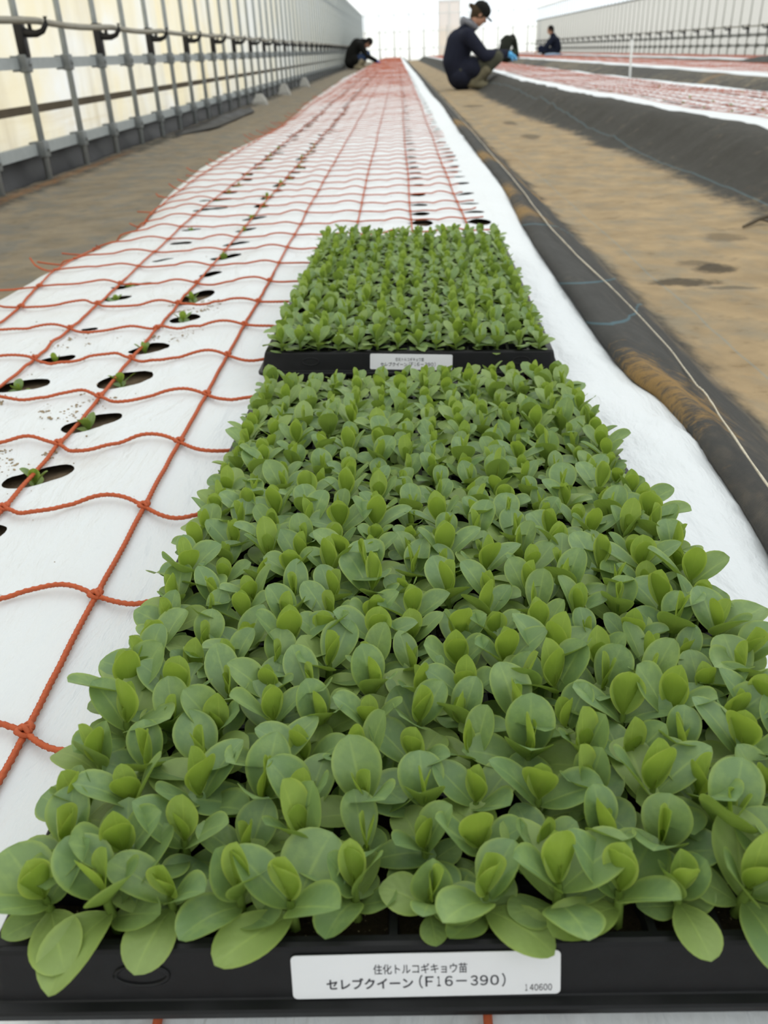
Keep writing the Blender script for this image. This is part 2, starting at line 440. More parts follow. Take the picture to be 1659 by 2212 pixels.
# posts, each with its clamps and every second one with a black hose hook
def post_meshes(x_in):
    s = 1 if x_in > 0 else -1
    P = {}
    m = MB(); m.tube([(0, 0, Z_FL), (0, 0, EAVE - .03)], 0.0145, 10); P['post'] = m
    cl = MB(); cl.box(-.020, .020, -.028, .028, -.034, .034, .006); cl.tube([(s * .018, 0, 0), (s * .026, 0, 0)], 0.011, 8)
    cl.box(min(-.046 * s, -.018 * s), max(-.046 * s, -.018 * s), -.033, .033, -.030, .030)
    P['clamp'] = cl
    h = MB()
    h.box(-.012 * 1, .026, -.021, .021, 0.0, 0.130, .004) if s > 0 else h.box(-.026, .012, -.021, .021, 0.0, 0.130, .004)
    pts = [(s * .01, 0, .098), (s * .04, 0, .088), (s * .075, 0, .085), (s * .103, 0, .094), (s * .122, 0, .118), (s * .124, 0, .146)]
    h.tube(pts, [.018, .017, .014, .012, .011, .010], 8)
    h.tube([(s * .052, 0, .090), (s * .052, 0, .128)], .009, 8)
    h.box(min(s * -.014, s * .03), max(s * -.014, s * .03), -.026, .026, 0.128, 0.150, .004)
    P['hook'] = h
    return P
def posts(x, y0, pitch, n, first_hook, zc, wall, s):
    P = post_meshes(s)
    me = {k: v.build('tmp', M[{'post': 'steel' if s > 0 else 'pale_steel', 'clamp': 'clamp' if s > 0 else 'dull_steel', 'hook': 'hook'}[k]]) for k, v in P.items()}
    for ob in me.values(): C.objects.unlink(ob)
    for i in range(n):
        y = y0 + pitch * i
        hk = (i - first_hook) % 2 == 0
        lab = '%s, %s from the near end of the %s wall' % ('grey post with black hook' if hk else 'plain grey post', ordw(i + 1), wall)
        r = thing('wall_post', lab, 'post', (x, y, 0), 'upright posts of the %s wall' % wall)
        def part(nm, key, z):
            q = bpy.data.objects.new(nm, me[key].data); C.objects.link(q); q.parent = r; q.location = (0, 0, z)
        part('pipe', 'post', 0)
        for z in zc: part('clamp', 'clamp', z)
        if hk: part('hose_hook', 'hook', zc[0] + .022)
posts(PX, 3.975 - 2 * .518, .518, 82, 0, (0.314, -0.018), 'left', 1)
posts(RX, 15.44, .485, 61, 1, (0.315, 0.147), 'right', -1)
# hoses resting in the hooks
def hose(x, y0, pitch, n, z, label):
    m = MB(); pts = []
    for i in range(n):
        for k in range(6):
            tt = k / 6
            pts.append((x + .006 * nz(i * .7, 3.3), y0 + pitch * (i + tt), z - .010 * math.sin(PI * tt) + .006 * nz(i * .37, tt)))
    m.tube(pts, 0.0135, 8)
    return tag(m.build('irrigation_hose', M['hose']), label, 'hose')
hose(PX + .086, 3.975 - 2 * .518 - 1.036 * 2, 1.036, 43, 0.468, 'long grey hose resting in black hooks on left wall')
hose(RX - .086, 15.925 - .97 * 3, .97, 32, 0.468, 'thin grey hose resting in hooks on the right wall')

# ------------------------------------------------------------------ bed, film and holes
def lerp_tab(tab):
    xs = [p[0] for p in tab]; vs = [p[1] for p in tab]
    return lambda y: float(np.interp(y, xs, vs))
XLf = lerp_tab([(-.3, -.64), (1.3, -.638), (1.58, -.622), (1.76, -.592), (1.92, -.578), (2.34, -.632), (3.0, -.668), (3.6, -.662), (4.6, -.608), (5.7, -.63), (8.3, -.70), (13.7, -.76), (24, -.70), (46, -.60)])
XRf = lerp_tab([(-.3, .235), (.45, .240), (.53, .249), (.58, .253), (.72, .254), (.80, .248), (.84, .237), (.9, .232), (1.42, .233), (1.7, .236), (2.26, .259), (3.0, .257), (6.2, .271), (10, .275), (46, .26)])
# trays: position of the rim plane
class Pose: pass
TRAY_W, TRAY_L, TRAY_H, CELL = 0.304, 0.595, 0.042, 0.0203
def pose(cx, cy, zr, pitch, roll, yaw):
    p = Pose()
    p.m = Matrix.Translation((cx, cy, zr)) @ Matrix.Rotation(yaw, 4, 'Z') @ Matrix.Rotation(pitch, 4, 'X') @ Matrix.Rotation(roll, 4, 'Y')
    p.inv = p.m.inverted()
    p.n = p.m.to_3x3() @ Vector((0, 0, 1)); p.c = Vector((cx, cy, zr))
    return p
NEAR = pose(0.010, 0.4575, 0.0478, -0.058, 0.004, 0.008)
FAR = pose(0.010, 1.118, 0.0395, 0.0, 0.018, -0.020)
def tray_floor(x, y):
    """film height where a tray rests, with weight"""
    for P in (NEAR, FAR):
        z = P.c.z - ((x - P.c.x) * P.n.x + (y - P.c.y) * P.n.y) / P.n.z
        l = P.inv @ Vector((x, y, z))
        dx = abs(l.x) - (TRAY_W / 2 - .012); dy = abs(l.y) - (TRAY_L / 2 - .012)
        d = max(dx, dy)
        if d < 0.05:
            return z - TRAY_H - .0015, 1 - sst(0.0, 0.05, d)
    return 0.0, 0.0
def film_z(x, y):
    xl, xr = XLf(y), XRf(y)
    u = x - xl
    z = 0.0
    if u < .10: z -= .016 * (1 - u / .10) ** 2 if u > 0 else .016 + (-u) * 1.5
    v = xr - x
    if v < .03: z -= (.03 - v) ** 2 * 6 if v > -.03 else .0216 + (-.03 - v) * .8
    far = sst(2.5, 7, y)
    z += .0040 * nz(x * 7, y * 3.2) + .0026 * nz(x * 20, y * 8, 3) + .0012 * nz((x + y) * 34, (y - x) * 7, 6) + .012 * far * nz(x * 2.2, y * .7, 8)
    # tight diagonal creases towards the right edge
    q = sst(.16, .24, x) * sst(1.1, .7, y)
    if q > 0: z += q * .0048 * nz((x * .55 + y * .30) * 95, (y * .9 - x) * 3, 2)
    if -.52 < x < -.2 and .4 < y < 1.6:
        for hx, hy in HOLE_C:
            dx, dy = x - hx, y - hy
            d2 = dx * dx + dy * dy
            if d2 < .012:
                d = math.sqrt(d2); th = math.atan2(dy, dx)
                z += .0038 * math.exp(-((d - .055) / .025) ** 2) * nz(math.cos(th) * 2.6 + hx * 40, math.sin(th) * 2.6 + hy * 40)
    tz, w = tray_floor(x, y)
    return z * (1 - w) + tz * w

HOLE_C = [(-.328, .532), (-.317, .636), (-.309, .756), (-.311, .876), (-.312, .985), (-.296, 1.112), (-.304, 1.222), (-.43, .735), (-.421, .860), (-.414, .954), (-.424, 1.235)]
holes = []   # (cx, cy, polygon)
planted = [] # (x, y, size, row, idx)
def blob(cx, cy, rx, ry, ang, rough=.22, n=18, seed=0, shape='blob'):
    pts = []
    for k in range(n):
        a = 2 * PI * k / n
        if shape == 'leaf':
            c, s_ = math.cos(a), math.sin(a)
            tail = 1.0 if c > 0 else abs(s_) ** .0
            x = rx * (c if c > 0 else c * 1.25); y = ry * s_ * (1 if c > 0 else (1 + c) ** 1.3)
        else:
            lens = 1 - .30 * (1 - abs(math.cos(a)) ** 1.5) if shape == 'lens' else 1
            r = lens * (1 + rough * nz(math.cos(a) * 1.3 + seed * 3.1, math.sin(a) * 1.3 + seed * 7.7))
            x, y = rx * r * math.cos(a), ry * r * math.sin(a)
        pts.append((cx + x * math.cos(ang) - y * math.sin(ang), cy + x * math.sin(ang) + y * math.cos(ang)))
    holes.append((cx, cy, pts))
L2 = [(-.328, .532, .024, .022, 0), (-.317, .636, .0265, .024, 1), (-.309, .756, .0275, .026, 1), (-.311, .876, .027, .032, 1), (-.312, .985, .026, .022, 1),
      (-.296, 1.112, .022, .020, 1), (-.304, 1.222, .023, .050, 1), (-.312, 1.37, .020, .016, 0), (-.310, 1.50, .019, .030, 1), (-.312, 1.62, .016, .028, 0), (-.316, 1.76, .014, .024, 1), (-.319, 1.895, .018, .030, 1)]
L1 = [(-.43, .735, .022, .022, 0), (-.421, .860, .024, .028, 1), (-.414, .954, .020, .016, 1), (-.415, 1.075, .010, .010, 0), (-.424, 1.235, .019, .016, 1), (-.425, 1.31, .012, .03, 1),
      (-.42, 1.49, .010, .018, 0), (-.423, 1.643, .020, .020, 0), (-.432, 1.78, .010, .02, 1), (-.440, 2.02, .018, .040, 0), (-.450, 2.16, .017, .045, 1)]
for i, (x, y, rx, ry, pl) in enumerate(L2):
    if ry > rx * 1.8: blob(x, y, ry * .9, rx, 1.25, .14, 30, i, 'lens')
    else: blob(x, y, max(rx, ry) * (1.12 if i < 3 else .98), max(min(rx, ry) * (.95 if i < 3 else 1.1), .016), .60, .07, 30, i, 'lens')
    if pl: planted.append((x - .004, y - .002, 1.0, 'inner', len([p for p in planted if p[3] == 'inner']) + 1))
for i, (x, y, rx, ry, pl) in enumerate(L1):
    blob(x, y, max(rx, ry) * 1.1, min(rx, ry) * .95, .60, .09, 26, i + 40, 'lens')
    if pl: planted.append((x - .002, y, .8, 'outer', len([p for p in planted if p[3] == 'outer']) + 1))
y = 2.05
i = 0
while y < 16:
    for row, x in (('inner', -.318), ('outer', -.445)):
        if row == 'outer' and y < 2.25: continue
        xx = x - (.02 * sst(3, 8, y)) + rnd.uniform(-.012, .012)
        blob(xx, y + rnd.uniform(-.02, .02), rnd.uniform(.014, .021), rnd.uniform(.020, .045), rnd.uniform(-.3, .8), .3, 10, i)
        if y < 3.6 and rnd.random() < .75:
            planted.append((xx, y, .9, row, len([p for p in planted if p[3] == row]) + 1))
        i += 1
    y += .1213 * (1 if y < 8 else 1.0)
RH = [(1.752, .024, .040), (1.872, .022, .024), (1.998, .022, .020), (2.135, .022, .018), (2.29, .022, .020), (2.435, .023, .019), (2.56, .022, .017)]
for k, (y, rx, ry) in enumerate(RH):
    blob(.040, y, rx, ry, .12, 0, 18, 0, 'leaf'); blob(.154, y - .006, rx * 1.1, ry * .85, .12, 0, 18, 0, 'leaf')
y = 2.69
while y < 16:
    for x in (.036, .158 + .012 * sst(3, 9, y)):
        blob(x + rnd.uniform(-.004, .004), y + rnd.uniform(-.012, .012), rnd.uniform(.020, .026), rnd.uniform(.014, .024), rnd.uniform(-.05, .2), 0, 12, 0, 'leaf')
    y += .1213
blob(.036, .118, .030, .034, .1, .2, 16, 91)

def build_film():
    Y0, Y1 = -.28, 45.2
    # parameter space: s = across (metres around the mean width), y
    SW = .95
    def to_s(x, y): 
        a, b = XLf(y) - .09, XRf(y) + .05
        return (x - a) / (b - a) * SW
    def to_x(s, y):
        a, b = XLf(y) - .09, XRf(y) + .05
        return a + s / SW * (b - a)
    verts, edges = [], []
    hp = []
    for cx, cy, poly in holes:
        q = [(to_s(x, y), y) for x, y in poly]
        b = len(verts); verts += q; n = len(q)
        edges += [(b + k, b + (k + 1) % n) for k in range(n)]
        hp.append(np.array(q))
    bb = [(p[:, 0].min(), p[:, 0].max(), p[:, 1].min(), p[:, 1].max()) for p in hp]
    def inside(pts, grow=0.0):
        res = np.zeros(len(pts), bool)
        for p, (a, b, c, d) in zip(hp, bb):
            sel = np.where((pts[:, 0] > a - grow) & (pts[:, 0] < b + grow) & (pts[:, 1] > c - grow) & (pts[:, 1] < d + grow))[0]
            if not len(sel): continue
            if grow: res[sel] = True; continue
            q = pts[sel]; ins = np.zeros(len(q), bool)
            for k in range(len(p)):
                x1, y1 = p[k]; x2, y2 = p[(k + 1) % len(p)]
                cond = ((y1 > q[:, 1]) != (y2 > q[:, 1]))
                xx = (x2 - x1) * (q[:, 1] - y1) / ((y2 - y1) if y2 != y1 else 1e-9) + x1
                ins ^= cond & (q[:, 0] < xx)
            res[sel] |= ins
        return res
    g = []
    y = Y0
    while y < Y1:
        st = .016 if y < 1.6 else (.03 if y < 3 else (.06 if y < 8 else (.15 if y < 16 else .5)))
        nx = 58 if y < 1.6 else (36 if y < 3 else 24)
        if y + st > Y1: y = Y1
        g += [(SW * k / nx, y) for k in range(nx + 1)]
        y += st
    g += [(SW * k / 24, Y1) for k in range(25)]
    g = np.array(g)
    keep = ~inside(g, .004)
    edge = (g[:, 0] < 1e-6) | (g[:, 0] > SW - 1e-6)
    g = g[keep | edge]
    verts += [tuple(p) for p in g]
    vo, eo, fo, *_ = delaunay_2d_cdt([Vector(v) for v in verts], edges, [], 0, 1e-6)
    P = np.array([v[:] for v in vo])
    F = [tuple(f) for f in fo]
    cen = np.array([P[list(f)].mean(0) for f in F])
    ins = inside(cen)
    F = [f for f, q in zip(F, ins) if not q]
    # orient up
    out = []
    for f in F:
        a, b, c = P[f[0]], P[f[1]], P[f[2]]
        cr = (b[0] - a[0]) * (c[1] - a[1]) - (b[1] - a[1]) * (c[0] - a[0])
        out.append(f if cr > 0 else f[::-1])
    V, D = [], []
    for s, y in P:
        x = to_x(s, y); V.append((x, y, film_z(x, y)))
        d = math.exp(-((x + .33) / .07) ** 2) + .9 * math.exp(-((x + .44) / .07) ** 2) + .12
        if x > -.15: d = .04
        d *= 1 if y < 4 else .5
        if y < .5: d *= sst(.3, .6, y) + .1
        D.append(d)
    o = mesh_obj('mulch_film', V, out, M['film'])
    float_attr(o, 'dirt', D)
    # drop loose verts left inside the holes
    bm = bmesh.new(); bm.from_mesh(o.data)
    bmesh.ops.delete(bm, geom=[v for v in bm.verts if not v.link_faces], context='VERTS')
    bm.to_mesh(o.data); bm.free()
    return o
film = tag(build_film(), 'white plastic mulch film with planting holes under the two trays', 'plastic film')

# soil body of the main bed
def soil_z(x, y):
    tz, w = tray_floor(x, y)
    z = min(film_z(x, y) - .009, -.009) + .004 * nz(x * 30, y * 30, 5) + .003 * nz(x * 80, y * 80, 1)
    return z
ys = ysteps(-.28, 45.2, .018, .02, .6)
V = []
NX = 52
for y in ys:
    a, b = XLf(y) - .085, XRf(y) + .045
    for k in range(NX):
        x = a + (b - a) * k / (NX - 1)
        V.append((x, y, max(Z_FL, soil_z(x, y))))
o = mesh_obj('ground_bed', V, grid_faces(NX, len(ys)), M['soil'])
struct(o, 'brown soil of the raised bed under the film')

# ------------------------------------------------------------------ walkway fabrics
def sheet(name, xs_of, zf, attr_f, mat, y0, y1, first, grow, mx, label, n):
    ys = ysteps(y0, y1, first, grow, mx)
    V, D, Rr = [], [], []
    for y in ys:
        a, b = xs_of(y)
        for k in range(n):
            s = k / (n - 1); x = a + (b - a) * s
            V.append((x, y, zf(x, y, s)))
            d, r = attr_f(x, y, s); D.append(d); Rr.append(r)
    o = mesh_obj(name, V, grid_faces(n, len(ys)), mat)
    float_attr(o, 'dirt', D); float_attr(o, 'rust', Rr)
    return tag(o, label, 'ground cloth')
B2L = lerp_tab([(-1, 1.36), (3.4, 1.36), (4.1, 1.385), (4.7, 1.305), (5.0, 1.335), (5.6, 1.31), (7.2, 1.225), (7.5, 1.25), (9.6, 1.21), (12.9, 1.30), (18, 1.33), (46, 1.3)])
def walk_z(x, y, s):
    base = -.150 + .006 * nz(x * 4, y * 2.5) + .004 * nz(x * 14, y * 9, 2)
    right = sst(B2L(y) - .30, B2L(y) - .005, x)
    # slope of the second bed, creased across
    cre = .018 * nz(x * 2.0, y * 5.5, 6) + .008 * nz(x * 4, y * 15, 4)
    z = base + right * (0.146) + math.sin(PI * right) * cre
    left = 1 - sst(.36, .52, x)
    z += left * .03
    return z
def walk_attr(x, y, s):
    l = sst(.43, .52, x); r = 1 - sst(B2L(y) - .42, B2L(y) - .22, x)
    d = .08 + .92 * l * r
    d *= 0.96 - .25 * sst(6, 14, y)
    rust = .55 * math.exp(-((x - .5) / .08) ** 2) * (math.exp(-((y - 3.0) / .25) ** 2) + math.exp(-((y - 4.3) / .4) ** 2)) + .2 * sst(.5, .7, nz(x * 3, y * 2, 11))
    return d, rust
sheet('ground_cover_cloth', lambda y: (.36, B2L(y) + .04), walk_z, walk_attr, M['walk'], -.28, 45.2, .02, .012, .5,
      'dusty black woven cloth over the walkway right of the near bed', 70)
def strip_profile(y):
    """cross-section of the black cloth edge lying over the bed shoulder (x from film edge, z)"""
    xr = XRf(y)
    near = sst(.95, .74, y)              # bulges into a roll close to the camera
    out = .44 - .012 * near
    cr = xr + .065
    w = .44 - xr
    pr = [(xr + .010, -.012), (xr - .001, -.004), (xr + .005, .003 + .003 * near), (xr + .02, .006 + .003 * near)]
    pr += [(xr + w * a, z) for a, z in ((.245, -.006), (.415, -.028), (.585, -.055), (.755, -.084), (.925, -.113), (1.0, -.125), (1.1, -.138))]
    pr = sorted(pr[:2], key=lambda q: -q[0]) + sorted(pr[2:], key=lambda q: q[0])
    return pr
def strip():
    ys = ysteps(-.28, 45.0, .012, .012, .5)
    n = 31
    V, D, Rr = [], [], []
    for y in ys:
        pr = strip_profile(y)
        seg = np.concatenate([[0], np.cumsum([math.dist(pr[i], pr[i + 1]) for i in range(len(pr) - 1)])])
        for k in range(n):
            q = seg[-1] * k / (n - 1)
            x = float(np.interp(q, seg, [p[0] for p in pr])); z = float(np.interp(q, seg, [p[1] for p in pr]))
            f = sst(0, .02, q)
            x2 = x + .004 * f * nz(y * 7, k * .2); z2 = z + f * (.005 * nz(x * 12, y * 8, 9) + .002 * nz(x * 40, y * 30, 9))
            V.append((x2, y, z2))
            D.append(.10 + .42 * sst(.05, .0, seg[-1] - q) + .10 * sst(1.0, .8, y))
            xr = XRf(y); u = x - xr
            r = .62 * math.exp(-((y - .83) / .10) ** 2) * (1.0 - .8 * sst(.09, .13, u)) + 1.05 * math.exp(-((y - 1.83) / .10) ** 2) * math.exp(-(u / .10) ** 2) \
                + 1.0 * math.exp(-((y - 2.15) / .16) ** 2) * math.exp(-(u / .04) ** 2) + 1.1 * math.exp(-((y - 2.9) / .16) ** 2) + 1.0 * math.exp(-((y - 4.3) / .3) ** 2) + .5 * sst(.62, .72, y) * sst(.95, .8, y) * (1 if u < .05 else 0)
            Rr.append(r)
    o = mesh_obj('edge_cloth', V, grid_faces(n, len(ys)), M['strip'])
    float_attr(o, 'dirt', D); float_attr(o, 'rust', Rr)
    return tag(o, 'folded black cloth strip along the right edge of the near bed', 'ground cloth')
strip()
def crest(y):
    pr = strip_profile(y); x = XRf(y) + .058
    pr = pr[2:]
    return x, float(np.interp(x, [p[0] for p in pr], [p[1] for p in pr]))
m = MB(); pts = []
for y in ysteps(-.2, 44, .02, .03, .5):
    x, z = crest(y)
    x = float(np.interp(y, [0, .49, .568, .627, .705, .80, .90, 1.02, 1.166, 1.255, 1.471, 1.682, 2.3, 4, 46], [.262, .264, .269, .273, .281, .300, .321, .336, .336, .326, .297, .286, .294, .31, .31]))
    pr = strip_profile(y)[2:]
    z = float(np.interp(x, [p[0] for p in pr], [p[1] for p in pr]))
    pts.append((x + .002 * nz(y * 6, 2), y, z + .006))
fine = []
for a, b in zip(pts[:-1], pts[1:]):
    nn = 6 if a[1] < 1.2 else 2
    for k in range(nn):
        fine.append(tuple(a[i] + (b[i] - a[i]) * k / nn for i in range(3)))
m.tube(fine, [.0009 if p[1] < 1.3 else .0011 for p in fine], 6, lobes=2, twist=900)
tag(m.build('guide_string', M['string']), 'thin pale twisted string running along the black cloth strip', 'string')

# left walkway
def lwalk_x(y): return (-1.575, XLf(y) - .012)
def lwalk_z(x, y, s):
    up = sst(XLf(y) - .10, XLf(y) - .01, x)
    z = -.150 + .006 * nz(x * 4, y * 2, 7) + .004 * nz(x * 12, y * 8, 7)
    z += .012 * sst(-1.35, -1.5, x)
    return z + up * .118
def lwalk_attr(x, y, s):
    u = XLf(y) - x
    d = .1 + .9 * sst(.03, .14, u)
    d *= 1 - .55 * sst(-1.40, -1.48, x) 
    r = .8 * sst(-1.46, -1.50, x) * sst(-1.58, -1.53, x) * sst(5.6, 4.8, y)
    return d, r
sheet('ground_cover_cloth', lwalk_x, lwalk_z, lwalk_attr, M['walk_left'], -.28, 45.2, .03, .014, .5, 'dusty grey brown woven cloth over the walkway beside the left wall', 44)

# ------------------------------------------------------------------ other beds
def side_bed(idx, XA, XB, y0, words):
    rg = random.Random(idx * 31)
    ys = ysteps(y0, 45.2, .04, .0, .04) if idx == 2 else ysteps(y0, 45.2, .12, .0, .12)
    n = 28
    V, keep = [], []
    zf = lambda x, y: .012 * nz(x * 2.2, y * .9, idx) + .004 * nz(x * 9, y * 5, idx) - (.02 * sst(.06, 0, x - XA(y)) + .02 * sst(.06, 0, XB(y) - x))
    for y in ys:
        a, b = XA(y), XB(y)
        for k in range(n):
            x = a + (b - a) * k / (n - 1); V.append((x, y, zf(x, y)))
    F = grid_faces(n, len(ys))
    if idx == 2:
        F2 = []
        for q, f in enumerate(F):
            j, i = divmod(q, n - 1)
            if i in (5, 9, 16, 20) and j % 3 < 2 and ys[j] < 16 and (j // 3 * 7 + i * 5) % 4 < 3: continue
            F2.append(f)
        F = F2
    o = mesh_obj('mulch_film', V, F, M['film'])
    float_attr(o, 'dirt', [.25] * len(V))
    tag(o, 'white mulch film covering the %s' % words, 'plastic film')
    # soil body
    ys2 = ysteps(y0, 45.2, .3, .0, .5); V = []
    for y in ys2:
        a, b = XA(y), XB(y)
        for x, z in ((a + .01, Z_FL), (a + .02, -.045), (a + .10, -.026), (b - .10, -.026), (b - .02, -.045), (b - .01, Z_FL)): V.append((x, y, z))
    struct(mesh_obj('ground_bed', V, grid_faces(6, len(ys2)), M['soil']), 'soil body of the %s' % words)
    # net
    m = MB()
    w = XB(20) - XA(20)
    ns = 8
    def sx(i, y): return XA(y) + .15 + (w - .27) * i / (ns - 1)
    rows = []
    y = y0
    while y < 45: rows.append(y); y += .1213
    for i in range(ns):
        pts = [(sx(i, y) + .006 * nz(y * 2, i), y, zf(sx(i, y), y) + .006) for y in ysteps(y0, 45, .25, 0, .25)]
        m.tube(pts, .0017, 4, cap=False)
    for r, y in enumerate(rows):
        pts = []
        for i in range(ns - 1):
            A = rg.uniform(.008, .022); A2 = rg.uniform(.004, .016)
            for k in range(5):
                tt = k / 5; x = sx(i, y) + (sx(i + 1, y) - sx(i, y)) * tt
                yy = y - (A if tt < .5 else A2) * math.sin(2 * PI * tt)
                pts.append((x, yy, zf(x, yy) + .005 + .010 * abs(math.sin(2 * PI * tt))))
        x = sx(ns - 1, y); pts.append((x, y, zf(x, y) + .005))
        m.tube(pts, .0014, 3, cap=False)
    tag(m.build('flower_net', M['rope']), 'orange flower net spread over the %s' % words, 'net')
B2R = lerp_tab([(0, 2.45), (6, 2.40), (9, 2.28), (16, 2.3), (46, 2.3)])
B3L = lerp_tab([(0, 3.2), (8, 3.2), (10.5, 3.30), (14, 3.35), (18, 3.40), (46, 3.4)])
B3R = lerp_tab([(0, 4.5), (11, 4.56), (14, 4.66), (46, 4.7)])
B4L = lambda y: 5.30
B4R = lambda y: 6.25
side_bed(2, B2L, B2R, 0.4, 'second bed from the left wall')
side_bed(3, B3L, B3R, 2.0, 'third bed from the left wall')
side_bed(4, B4L, B4R, 4.0, 'fourth bed from the left wall')
def far_walk(Ra, Lb, y0, words, seed):
    def zf(x, y, s):
        r = sst(.52, .97, s); l = sst(.15, 0, s)
        return -.15 + .136 * r + .115 * l + (.016 * nz(x * 2, y * 1.6, seed) + .02 * nz(x, y * .7, seed + 3)) * math.sin(PI * r) + .012 * r * nz(3, y * 1.1, seed)
    def af(x, y, s): return .42 + .3 * nz(x * 2, y * .6, seed), .75 * math.exp(-((y - 9.35) / .16) ** 2) if seed == 1 else 0
    sheet('ground_cover_cloth', lambda y: (Ra(y) - .005, Lb(y) + .02), zf, af, M['walk_far'], y0, 45.2, .1, .01, .5, words, 26)
far_walk(B2R, B3L, 0.4, 'dark woven cloth over the walkway between second and third beds', 1)
far_walk(B3R, B4L, 2.0, 'dark woven cloth over the walkway between third and fourth beds', 2)

# ------------------------------------------------------------------ flower net on the near bed
NX_ = [-.548, -.437, -.320, -.2055, -.089, .022, .129]
def net_x(i, y):
    x = NX_[i] + .004 * nz(y * 1.5, i * 5.1)
    far = sst(2.0, 9, y)
    if i == 0: x += float(np.interp(y, [0, 1.15, 1.42, 1.6, 2.2, 5], [0, 0, -.045, -.058, -.05, -.03]))
    if i == 1: x += float(np.interp(y, [1.1, 1.8, 5], [0, -.02, -.01]))
    return x + (i - 3) * .006 * far
def net_surf(x, y): return film_z(x, y) + .0022
def netz(x, y):
    z = net_surf(x, y)
    return z
NETY = lambda k: .325 + .1213 * k
def build_net():
    m = MB(); rg = random.Random(5)
    sk = lambda i: -.060 * (NX_[i] + .2055)           # rows run slightly askew
    for i in range(7):
        pts = []
        for y in ysteps(-.1, 44.5, .0022, 0, .0022) if False else []: pass
        y = -.1
        near, far_ = [], []
        while y < 44.5:
            x = net_x(i, y); p = (x, y, netz(x, y) + (.001 if y < 2 else .002))
            if y < 1.35: near.append(p); y += .0011 if i <= 3 else .003
            else:
                if not far_ and near: far_.append(near[-1])
                far_.append(p); y += .03 if y < 4 else .12
        if i <= 4 or True:
            m.tube(near if i <= 3 else near[::3], .0017, 9 if i <= 3 else 5, cap=False, lobes=3 if i <= 3 else 0, twist=430)
        m.tube(far_, .0016, 5, cap=False)
    k = -3
    while NETY(k) < 44:
        y0 = NETY(k)
        fine = y0 < 1.2
        amp = [rg.uniform(.010, .026) for _ in range(8)]; amp2 = [rg.uniform(.004, .016) for _ in range(8)]
        ns = (100 if fine else (14 if y0 < 4 else 6))
        # loose cut tail to the left of the edge string
        x0 = net_x(0, y0); pts = []
        tl = rg.uniform(.03, .075); lift = rg.uniform(.004, .03); bend = rg.uniform(-.03, .035)
        nt = 10 if y0 < 5 else 3
        for q in range(nt, 0, -1):
            s = q / nt; x = x0 - tl * s; yy = y0 + sk(0) + bend * s * s
            pts.append((x, yy, max(net_surf(x, yy), film_z(x0, y0) - .01) + .001 + lift * s * s))
        for i in range(6):
            xa, xb = net_x(i, y0), net_x(i + 1, y0)
            for q in range(ns):
                t = q / ns; x = xa + (xb - xa) * t
                yy = y0 + sk(i) + (sk(i + 1) - sk(i)) * t
                yy -= (amp[i] if t < .5 else amp2[i]) * math.sin(2 * PI * t)
                pts.append((x, yy, netz(x, yy) + .0012 + .003 * abs(math.sin(2 * PI * t))))
        x6 = net_x(6, y0); tr = rg.uniform(.015, .05)
        for q in range(4 if y0 < 5 else 2):
            s = q / 3; x = x6 + tr * s; pts.append((x, y0 + sk(6) + .01 * s * rg.uniform(-1, 1), netz(x, y0) + .0012 + .003 * s))
        if fine: m.tube(pts, .0016, 9, lobes=3, twist=430)
        else: m.tube(pts, .0016 if y0 < 3 else .0013, 4 if y0 > 3 else 6, cap=False)
        # knots
        if y0 < 3:
            for i in range(7):
                x, yy = net_x(i, y0), y0 + sk(i)
                c = Vector((x, yy, netz(x, yy) + .0022))
                if y0 < 1.4:
                    lp = []
                    for q in range(25):
                        a = 2 * PI * q / 24
                        lp.append(c + Vector((.0034 * math.cos(a), .0042 * math.sin(a), .0012 * math.sin(2 * a) + .0008)))
                    m.tube(lp, .0015, 6, cap=False)
                    lp = [c + Vector((-.0042 + .0084 * q / 8, -.0022 + .0044 * q / 8, .0022 * math.sin(PI * q / 8))) for q in range(9)]
                    m.tube(lp, .0016, 6)
                    lp = [c + Vector((-.0036 + .0072 * q / 8, .0026 - .0052 * q / 8, .0028 * math.sin(PI * q / 8))) for q in range(9)]
                    m.tube(lp, .0015, 6)
                else: m.ball(c, .0042, 6, 4, (1, 1, .6))
        k += 1
    return tag(m.build('flower_net', M['rope']), 'orange twine flower net lying across the near bed beside the trays', 'net')
build_net()

